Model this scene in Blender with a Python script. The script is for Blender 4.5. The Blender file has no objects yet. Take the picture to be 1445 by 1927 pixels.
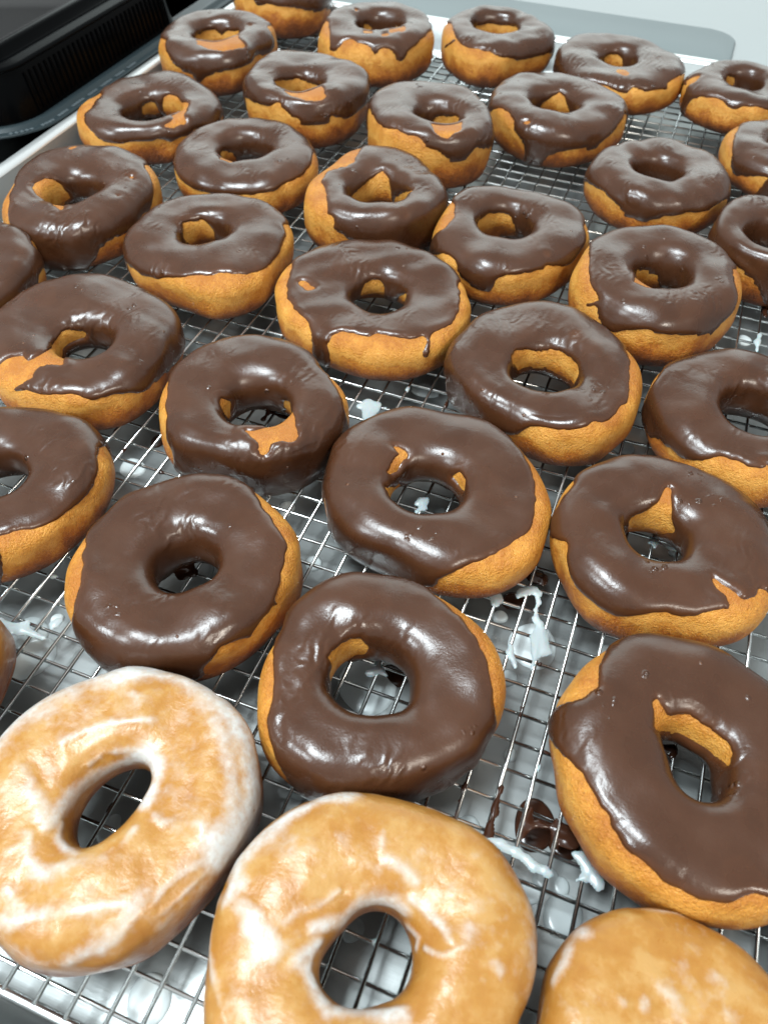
import bpy, math, random
import numpy as np
from mathutils import Vector, Matrix, kdtree

U = 0.0096                                  # one rack cell in metres
sc = bpy.context.scene
col = sc.collection
random.seed(7)

# ---------------------------------------------------------------- camera, world, lamps, exposure
cam_d = bpy.data.cameras.new('camera')
cam = bpy.data.objects.new('camera', cam_d)
col.objects.link(cam)
sc.camera = cam
_f = Vector((-0.21699635, 0.59670005, -0.77256821))
_r = Vector((0.93392853, 0.35720215, 0.01356962))
_u = -Vector((0.28406002, -0.71857893, -0.63478676))
cam.matrix_world = Matrix(((_r.x, _u.x, -_f.x, 1.53496*U), (_r.y, _u.y, -_f.y, -18.26031*U), (_r.z, _u.z, -_f.z, 24.5516*U), (0, 0, 0, 1)))
cam_d.sensor_fit = 'VERTICAL'
cam_d.lens = 4.25
cam_d.sensor_height = 4.25/1480*1927
cam_d.sensor_width = cam_d.sensor_height*0.749
cam_d.clip_start, cam_d.clip_end = 0.01, 50
cam_d.dof.use_dof = True
cam_d.dof.focus_distance = 30*U
cam_d.dof.aperture_fstop = 2.7

w = bpy.data.worlds.new('World')
sc.world = w
w.use_nodes = True
w.node_tree.nodes['Background'].inputs[0].default_value = (0.92, 0.965, 0.975, 1)
w.node_tree.nodes['Background'].inputs[1].default_value = 0.64

def lamp(name, loc, target, sx, sy, power, colour):
    d = bpy.data.lights.new(name, 'AREA')
    d.shape, d.size, d.size_y, d.energy, d.color = 'RECTANGLE', sx, sy, power, colour
    o = bpy.data.objects.new(name, d)
    col.objects.link(o)
    o.location = loc
    o.rotation_euler = (Vector(target)-Vector(loc)).to_track_quat('-Z', 'Y').to_euler()
    return o
COOL, WARM = (0.84, 0.95, 1.0), (1.0, 0.93, 0.82)
# ceiling panels of the kitchen, and an added lamp standing in for a lit pale wall
for lx, ly, pw, tint in ((-0.42, -0.30, 44, COOL), (-1.20, -1.40, 50, COOL), (1.25, -1.15, 34, WARM)):
    lamp('ceiling_panel', (lx, ly, 1.5), (lx, ly, 0), 0.36, 0.62, pw, tint)
lamp('wall_fill_light', (-0.7, 2.6, 0.9), (-0.1, 0.2, 0.1), 2.8, 1.5, 25, (0.86, 0.99, 0.97))

sc.view_settings.view_transform = 'Standard'
sc.view_settings.look = 'None'
sc.view_settings.exposure = 0.0
sc.view_settings.gamma = 1.0
sc.cycles.max_bounces = 8

# ---------------------------------------------------------------- materials
def mat(name):
    m = bpy.data.materials.new(name)
    m.use_nodes = True
    nt = m.node_tree
    return m, nt, nt.nodes['Principled BSDF']
def N(nt, kind, **kw):
    n = nt.nodes.new(kind)
    for k, v in kw.items():
        if k.startswith('i_'):
            n.inputs[int(k[2:]) if k[2:].isdigit() else k[2:].replace('_', ' ')].default_value = v
        else:
            setattr(n, k, v)
    return n
def L(nt, a, ao, b, bi): nt.links.new(a.outputs[ao], b.inputs[bi])
def ramp(nt, stops, interp='LINEAR'):
    n = nt.nodes.new('ShaderNodeValToRGB')
    cr = n.color_ramp
    cr.interpolation = interp
    while len(cr.elements) < len(stops): cr.elements.new(0.5)
    for e, (p, c) in zip(cr.elements, stops):
        e.position = p
        e.color = (*c, 1) if len(c) == 3 else c
    return n
def coords(nt):
    """object coordinates shifted by a per-object random, so no two donuts share a pattern"""
    tc = N(nt, 'ShaderNodeTexCoord'); oi = N(nt, 'ShaderNodeObjectInfo')
    mu = N(nt, 'ShaderNodeMath', operation='MULTIPLY', i_1=7.0); L(nt, oi, 'Random', mu, 0)
    va = N(nt, 'ShaderNodeVectorMath', operation='ADD'); L(nt, tc, 'Object', va, 0); L(nt, mu, 0, va, 1)
    return va
def noise(nt, vec, scale, detail=3.0, rough=0.55):
    n = N(nt, 'ShaderNodeTexNoise')
    n.inputs['Scale'].default_value, n.inputs['Detail'].default_value, n.inputs['Roughness'].default_value = scale, detail, rough
    L(nt, vec, 0, n, 'Vector')
    return n
def bump(nt, bsdf, height, dist, strength=1.0, prev=None):
    b = N(nt, 'ShaderNodeBump')
    b.inputs['Distance'].default_value, b.inputs['Strength'].default_value = dist, strength
    nt.links.new(height, b.inputs['Height'])
    if prev: L(nt, prev, 0, b, 'Normal')
    L(nt, b, 0, bsdf, 'Normal')
    return b
def maprange(nt, src, a, b, c=0.0, d=1.0):
    n = N(nt, 'ShaderNodeMapRange')
    n.inputs[1].default_value, n.inputs[2].default_value, n.inputs[3].default_value, n.inputs[4].default_value = a, b, c, d
    nt.links.new(src, n.inputs[0])
    return n

def make_dough():
    m, nt, b = mat('fried_dough')
    v = coords(nt)
    at = N(nt, 'ShaderNodeAttribute', attribute_name='crust')
    n1 = noise(nt, v, 105, 5, 0.62); n2 = noise(nt, v, 900, 4, 0.65); n3 = noise(nt, v, 1700, 2, 0.6)
    s1 = N(nt, 'ShaderNodeMath', operation='MULTIPLY_ADD', i_1=0.85, i_2=-0.43); L(nt, n1, 0, s1, 0)
    s2 = N(nt, 'ShaderNodeMath', operation='MULTIPLY_ADD', i_1=0.35, i_2=-0.175); L(nt, n2, 0, s2, 0)
    ad = N(nt, 'ShaderNodeMath', operation='ADD'); L(nt, s1, 0, ad, 0); L(nt, s2, 0, ad, 1)
    a2 = N(nt, 'ShaderNodeMath', operation='ADD'); L(nt, ad, 0, a2, 0); L(nt, at, 'Fac', a2, 1)
    r = ramp(nt, [(0.08, (0.075, 0.018, 0.004)), (0.24, (0.17, 0.044, 0.006)), (0.40, (0.31, 0.090, 0.009)), (0.54, (0.45, 0.175, 0.022)), (0.66, (0.55, 0.265, 0.052)), (0.80, (0.46, 0.195, 0.028)), (1.0, (0.33, 0.115, 0.015))])
    L(nt, a2, 0, r, 0)
    # tiny pale grains and dark pores
    g = ramp(nt, [(0.60, (0, 0, 0)), (0.72, (1, 1, 1))]); L(nt, n3, 0, g, 0)
    gm = N(nt, 'ShaderNodeMath', operation='MULTIPLY', i_1=0.30); L(nt, g, 0, gm, 0)
    mx = N(nt, 'ShaderNodeMixRGB', i_2=(0.60, 0.33, 0.11, 1)); L(nt, gm, 0, mx, 0); L(nt, r, 0, mx, 1)
    vo = N(nt, 'ShaderNodeTexVoronoi'); vo.inputs['Scale'].default_value = 420; L(nt, v, 0, vo, 'Vector')
    pr = ramp(nt, [(0.05, (1, 1, 1)), (0.16, (0, 0, 0))]); L(nt, vo, 'Distance', pr, 0)
    pm = N(nt, 'ShaderNodeMath', operation='MULTIPLY', i_1=0.45); L(nt, pr, 0, pm, 0)
    m2 = N(nt, 'ShaderNodeMixRGB', i_2=(0.10, 0.03, 0.006, 1)); L(nt, pm, 0, m2, 0); L(nt, mx, 0, m2, 1)
    L(nt, m2, 0, b, 'Base Color')
    b.inputs['Roughness'].default_value = 0.45
    b.inputs['Specular IOR Level'].default_value = 0.32
    b.inputs['Subsurface Weight'].default_value = 0.12
    b.inputs['Subsurface Radius'].default_value = (1.0, 0.4, 0.1)
    b.inputs['Subsurface Scale'].default_value = 0.003
    h = N(nt, 'ShaderNodeMath', operation='ADD'); L(nt, n2, 0, h, 0)
    h3 = N(nt, 'ShaderNodeMath', operation='MULTIPLY', i_1=1.1); L(nt, n3, 0, h3, 0); L(nt, h3, 0, h, 1)
    p = bump(nt, b, n1.outputs[0], 0.0045, 0.3)
    bump(nt, b, h.outputs[0], 0.0009, 0.65, p)
    return m

def make_icing():
    m, nt, b = mat('chocolate_icing')
    v = coords(nt)
    n1 = noise(nt, v, 60, 3); n2 = noise(nt, v, 230, 4, 0.5); n3 = noise(nt, v, 1500, 2)
    r = ramp(nt, [(0.3, (0.039, 0.0138, 0.0056)), (0.7, (0.050, 0.0184, 0.0076))]); L(nt, n1, 0, r, 0)
    # pale specks of sugar and air bubbles
    vo = N(nt, 'ShaderNodeTexVoronoi'); vo.inputs['Scale'].default_value = 105; L(nt, v, 0, vo, 'Vector')
    sp = ramp(nt, [(0.035, (1, 1, 1)), (0.075, (0, 0, 0))]); L(nt, vo, 'Distance', sp, 0)
    vc = N(nt, 'ShaderNodeSeparateColor'); L(nt, vo, 'Color', vc, 0)
    th = N(nt, 'ShaderNodeMath', operation='GREATER_THAN', i_1=0.62); L(nt, vc, 0, th, 0)
    sm = N(nt, 'ShaderNodeMath', operation='MULTIPLY'); L(nt, sp, 0, sm, 0); L(nt, th, 0, sm, 1)
    s4 = N(nt, 'ShaderNodeMath', operation='MULTIPLY', i_1=0.5); L(nt, sm, 0, s4, 0)
    mx = N(nt, 'ShaderNodeMixRGB', i_2=(0.17, 0.07, 0.032, 1)); L(nt, s4, 0, mx, 0); L(nt, r, 0, mx, 1)
    tk = N(nt, 'ShaderNodeAttribute', attribute_name='thick')
    tm = maprange(nt, tk.outputs['Fac'], 0.0, 0.75, 1.0, 0.0)
    tq = N(nt, 'ShaderNodeMath', operation='MULTIPLY', i_1=0.55); L(nt, tm, 0, tq, 0)
    m3 = N(nt, 'ShaderNodeMixRGB', i_2=(0.085, 0.028, 0.009, 1)); L(nt, tq, 0, m3, 0); L(nt, mx, 0, m3, 1)
    L(nt, m3, 0, b, 'Base Color')
    rr = maprange(nt, n1.outputs[0], 0.3, 0.7, 0.22, 0.34); L(nt, rr, 0, b, 'Roughness')
    b.inputs['Specular IOR Level'].default_value = 0.52
    b.inputs['Subsurface Weight'].default_value = 0.06
    b.inputs['Subsurface Radius'].default_value = (1.0, 0.35, 0.2)
    b.inputs['Subsurface Scale'].default_value = 0.002
    p = bump(nt, b, n1.outputs[0], 0.005, 0.08)
    p = bump(nt, b, n2.outputs[0], 0.0007, 0.12, p)
    # set wrinkles, only in places
    wv = N(nt, 'ShaderNodeTexWave'); wv.inputs['Scale'].default_value = 70; wv.inputs['Distortion'].default_value = 9
    wv.inputs['Detail'].default_value = 2; wv.inputs['Detail Scale'].default_value = 1.4; L(nt, v, 0, wv, 'Vector')
    n4 = noise(nt, v, 38, 2)
    wm = ramp(nt, [(0.55, (0, 0, 0)), (0.66, (1, 1, 1))]); L(nt, n4, 0, wm, 0)
    ww = N(nt, 'ShaderNodeMath', operation='MULTIPLY'); L(nt, wv, 0, ww, 0); L(nt, wm, 0, ww, 1)
    p = bump(nt, b, ww.outputs[0], 0.0004, 0.5, p)
    p = bump(nt, b, sm.outputs[0], 0.0005, 0.8, p)
    # clusters of set air bubbles: small raised rings
    vb = N(nt, 'ShaderNodeTexVoronoi'); vb.inputs['Scale'].default_value = 330; L(nt, v, 0, vb, 'Vector')
    rg = ramp(nt, [(0.0, (0, 0, 0)), (0.22, (1, 1, 1)), (0.42, (0, 0, 0))]); L(nt, vb, 'Distance', rg, 0)
    n5 = noise(nt, v, 75, 1)
    bm = ramp(nt, [(0.69, (0, 0, 0)), (0.74, (1, 1, 1))]); L(nt, n5, 0, bm, 0)
    bb = N(nt, 'ShaderNodeMath', operation='MULTIPLY'); L(nt, rg, 0, bb, 0); L(nt, bm, 0, bb, 1)
    p = bump(nt, b, bb.outputs[0], 0.0007, 0.8, p)
    bump(nt, b, n3.outputs[0], 0.0001, 0.5, p)
    return m

def make_glaze():
    m, nt, b = mat('sugar_glaze')
    v = coords(nt)
    at = N(nt, 'ShaderNodeAttribute', attribute_name='white')
    cr = N(nt, 'ShaderNodeAttribute', attribute_name='crust')
    n1 = noise(nt, v, 120, 5, 0.6); n2 = noise(nt, v, 420, 4, 0.6); n3 = noise(nt, v, 45, 3)
    dg = ramp(nt, [(0.0, (0.08, 0.021, 0.004)), (0.3, (0.15, 0.041, 0.006)), (0.55, (0.262, 0.102, 0.015)), (0.85, (0.315, 0.148, 0.032)), (1.0, (0.36, 0.20, 0.065))])
    s1 = N(nt, 'ShaderNodeMath', operation='MULTIPLY_ADD', i_1=1.1, i_2=-0.66); L(nt, n1, 0, s1, 0)
    a1 = N(nt, 'ShaderNodeMath', operation='ADD'); L(nt, s1, 0, a1, 0); L(nt, cr, 'Fac', a1, 1); L(nt, a1, 0, dg, 0)
    # white where the glaze is thick: the traced streaks plus small noise-driven veils
    q = N(nt, 'ShaderNodeMath', operation='MULTIPLY_ADD', i_1=1.1, i_2=-0.60); L(nt, n2, 0, q, 0)
    q3 = N(nt, 'ShaderNodeMath', operation='MULTIPLY_ADD', i_1=1.0, i_2=-0.56); L(nt, n3, 0, q3, 0)
    qa = N(nt, 'ShaderNodeMath', operation='ADD'); L(nt, q, 0, qa, 0); L(nt, q3, 0, qa, 1)
    qb = N(nt, 'ShaderNodeMath', operation='ADD'); L(nt, qa, 0, qb, 0); L(nt, at, 'Fac', qb, 1)
    wr = ramp(nt, [(0.0, (0.0, 0.0, 0.0)), (0.3, (0.17, 0.17, 0.17)), (0.72, (0.56, 0.56, 0.56)), (1.0, (0.95, 0.95, 0.95))]); L(nt, qb, 0, wr, 0)
    mx = N(nt, 'ShaderNodeMixRGB', i_2=(0.45, 0.44, 0.42, 1)); L(nt, wr, 0, mx, 0); L(nt, dg, 0, mx, 1)
    L(nt, mx, 0, b, 'Base Color')
    rg = maprange(nt, n2.outputs[0], 0.3, 0.7, 0.27, 0.40); L(nt, rg, 0, b, 'Roughness')
    b.inputs['Specular IOR Level'].default_value = 0.36
    b.inputs['Coat Weight'].default_value = 0.06
    b.inputs['Coat Roughness'].default_value = 0.14
    b.inputs['Subsurface Weight'].default_value = 0.2
    b.inputs['Subsurface Radius'].default_value = (1.0, 0.5, 0.25)
    b.inputs['Subsurface Scale'].default_value = 0.003
    p = bump(nt, b, n1.outputs[0], 0.003, 0.2)
    bump(nt, b, n2.outputs[0], 0.0005, 0.16, p)
    return m

def simple(name, colour, rough, metallic=0.0, spec=0.5):
    m, nt, b = mat(name)
    b.inputs['Base Color'].default_value = (*colour, 1)
    b.inputs['Roughness'].default_value = rough
    b.inputs['Metallic'].default_value = metallic
    b.inputs['Specular IOR Level'].default_value = spec
    return m, nt, b

def make_pan():
    m, nt, b = simple('aluminium', (0.60, 0.61, 0.60), 0.3, 0.92)
    tc = N(nt, 'ShaderNodeTexCoord')
    mp = N(nt, 'ShaderNodeMapping'); mp.inputs['Scale'].default_value = (6, 260, 60); L(nt, tc, 'Object', mp, 'Vector')
    n1 = noise(nt, mp, 8, 5, 0.7)
    n2 = N(nt, 'ShaderNodeTexNoise'); n2.inputs['Scale'].default_value = 22; n2.inputs['Detail'].default_value = 5; L(nt, tc, 'Object', n2, 'Vector')
    rr = maprange(nt, n2.outputs[0], 0.3, 0.7, 0.15, 0.23); L(nt, rr, 0, b, 'Roughness')
    r = ramp(nt, [(0.25, (0.33, 0.345, 0.34)), (0.5, (0.39, 0.405, 0.40)), (0.8, (0.45, 0.465, 0.46))]); L(nt, n2, 0, r, 0)
    m1 = N(nt, 'ShaderNodeMixRGB', blend_type='MULTIPLY', i_0=0.35); L(nt, r, 0, m1, 1); L(nt, n1, 0, m1, 2); L(nt, m1, 0, b, 'Base Color')
    p = bump(nt, b, n2.outputs[0], 0.004, 0.08)
    p = bump(nt, b, n1.outputs[0], 0.0003, 0.15, p)
    # worn sheet: half of the surface sheen is a wide scatter
    g2 = N(nt, 'ShaderNodeBsdfGlossy'); g2.inputs['Roughness'].default_value = 0.55; g2.inputs['Color'].default_value = (0.32, 0.335, 0.33, 1); L(nt, p, 0, g2, 'Normal')
    ms = N(nt, 'ShaderNodeMixShader', i_0=0.76); out = nt.nodes['Material Output']
    L(nt, b, 0, ms, 1); L(nt, g2, 0, ms, 2); L(nt, ms, 0, out, 'Surface')
    return m

M_DOUGH, M_ICING, M_GLAZE, M_PAN = make_dough(), make_icing(), make_glaze(), make_pan()
M_RIM, _, _ = simple('brightened_rim', (0.80, 0.82, 0.81), 0.34, 0.8)  # pan metal made paler here: ceiling-light reflection put into the colour
M_WIRE, _, _ = simple('chromed_wire', (0.62, 0.63, 0.62), 0.22, 1.0)
M_WHITE, _nt, _b = simple('white_glaze_drip', (0.38, 0.43, 0.435), 0.28)
_b.inputs['Subsurface Weight'].default_value = 0.3; _b.inputs['Subsurface Scale'].default_value = 0.003
M_DROP, _nt, _b = simple('white_glaze_drop', (0.60, 0.645, 0.645), 0.25)  # same glaze as the drips, colour lightened to offset shade under the rack
M_THIN, _nt, _b = simple('thin_glaze_drop', (0.36, 0.39, 0.39), 0.25)
M_CHOC, _nt, _b = simple('melted_chocolate', (0.034, 0.0125, 0.0065), 0.2)
M_BLACK, _nt, _b = simple('black_plastic', (0.0006, 0.0008, 0.001), 0.2, 0, 0.3)
_b.inputs['IOR'].default_value = 1.2
M_GREYP, _nt, _b = simple('smoky_plastic', (0.018, 0.026, 0.029), 0.38, 0, 0.15)
M_MARK, _nt, _b = simple('moulded_marks', (0.10, 0.12, 0.13), 0.4)
def make_counter():
    m, nt, b = simple('white_counter', (0.66, 0.73, 0.75), 0.35)
    tc = N(nt, 'ShaderNodeTexCoord'); n = N(nt, 'ShaderNodeTexNoise'); n.inputs['Scale'].default_value = 5; n.inputs['Detail'].default_value = 6
    L(nt, tc, 'Object', n, 'Vector')
    r = ramp(nt, [(0.3, (0.20, 0.222, 0.225)), (0.7, (0.22, 0.242, 0.245))]); L(nt, n, 0, r, 0); L(nt, r, 0, b, 'Base Color')
    return m
M_COUNTER = make_counter()
def make_sheet():
    m, nt, b = simple('dull_steel', (0.36, 0.43, 0.45), 0.45, 0.35)
    tc = N(nt, 'ShaderNodeTexCoord'); n = N(nt, 'ShaderNodeTexNoise'); n.inputs['Scale'].default_value = 9; n.inputs['Detail'].default_value = 5
    L(nt, tc, 'Object', n, 'Vector')
    r = ramp(nt, [(0.3, (0.105, 0.135, 0.142)), (0.7, (0.12, 0.150, 0.157))]); L(nt, n, 0, r, 0); L(nt, r, 0, b, 'Base Color')
    return m
M_SHEET = make_sheet()

# ---------------------------------------------------------------- object helpers
def link(name, me, material, parent=None, loc=None, smooth=True):
    if material and not me.materials: me.materials.append(material)
    if smooth: me.polygons.foreach_set('use_smooth', [True]*len(me.polygons))
    o = bpy.data.objects.new(name, me)
    col.objects.link(o)
    if loc: o.location = loc
    if parent: o.parent = parent
    return o
def mesh_from(name, V, F):
    """V: n x 3 array, F: m x 4 (quads) array or list of faces"""
    me = bpy.data.meshes.new(name)
    me.from_pydata([tuple(p) for p in np.asarray(V, float)], [], [tuple(f) for f in F])
    me.update()
    return me
def quad_mesh(name, V, F):
    V = np.ascontiguousarray(V, np.float32); F = np.ascontiguousarray(F, np.int32)
    me = bpy.data.meshes.new(name)
    me.vertices.add(len(V)); me.vertices.foreach_set('co', V.ravel())
    me.loops.add(F.size); me.loops.foreach_set('vertex_index', F.ravel())
    me.polygons.add(len(F)); me.polygons.foreach_set('loop_start', np.arange(0, F.size, 4, dtype=np.int32))
    me.update(calc_edges=True)
    me.validate()
    return me
def empty(name, loc, label, cat, group=None):
    o = bpy.data.objects.new(name, None)
    col.objects.link(o)
    o.location = loc
    o.empty_display_size = 0.01
    o['label'] = label; o['category'] = cat
    if group: o['group'] = group
    return o
def tube(path, radii, seg=10, flat=1.0, cap=True):
    """swept round section along path (list of xyz), radii per point; returns verts, faces"""
    P = np.array(path, float); n = len(P); V = []; F = []
    T = np.gradient(P, axis=0) if n > 1 else np.array([[1, 0, 0]])
    for i in range(n):
        t = T[i]/(np.linalg.norm(T[i])+1e-12)
        up = np.array([0, 0, 1.0]) if abs(t[2]) < 0.9 else np.array([0, 1.0, 0])
        s = np.cross(t, up); s /= np.linalg.norm(s); u = np.cross(s, t)
        for k in range(seg):
            a = 2*math.pi*k/seg
            V.append(P[i]+radii[i]*(math.cos(a)*s+flat*math.sin(a)*u))
    for i in range(n-1):
        for k in range(seg):
            F.append((i*seg+k, i*seg+(k+1) % seg, (i+1)*seg+(k+1) % seg, (i+1)*seg+k))
    if cap:
        F.append(tuple(range(seg-1, -1, -1))); F.append(tuple((n-1)*seg+k for k in range(seg)))
    return V, F
def sweep_loop(name, prof, outline, closed_prof=False):
    """prof: list of (offset outward, z); outline(offset) -> closed list of xy"""
    rings = [outline(d) for d, z in prof]; n = len(rings[0]); V = []; F = []
    for (d, z), r in zip(prof, rings): V += [(x, y, z) for x, y in r]
    m = len(prof)
    for i in range(m if closed_prof else m-1):
        j = (i+1) % m
        for k in range(n):
            F.append((i*n+k, i*n+(k+1) % n, j*n+(k+1) % n, j*n+k))
    return V, F, n
def rrect(x0, x1, y0, y1, r, seg=10):
    def f(d):
        rr = max(r+d, 0.02); out = []
        for cx, cy, a0 in ((x1-r, y1-r, 0), (x0+r, y1-r, 90), (x0+r, y0+r, 180), (x1-r, y0+r, 270)):
            for k in range(seg+1):
                a = math.radians(a0+90*k/seg); out.append(((cx+rr*math.cos(a))*U, (cy+rr*math.sin(a))*U))
        return out
    return f

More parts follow.
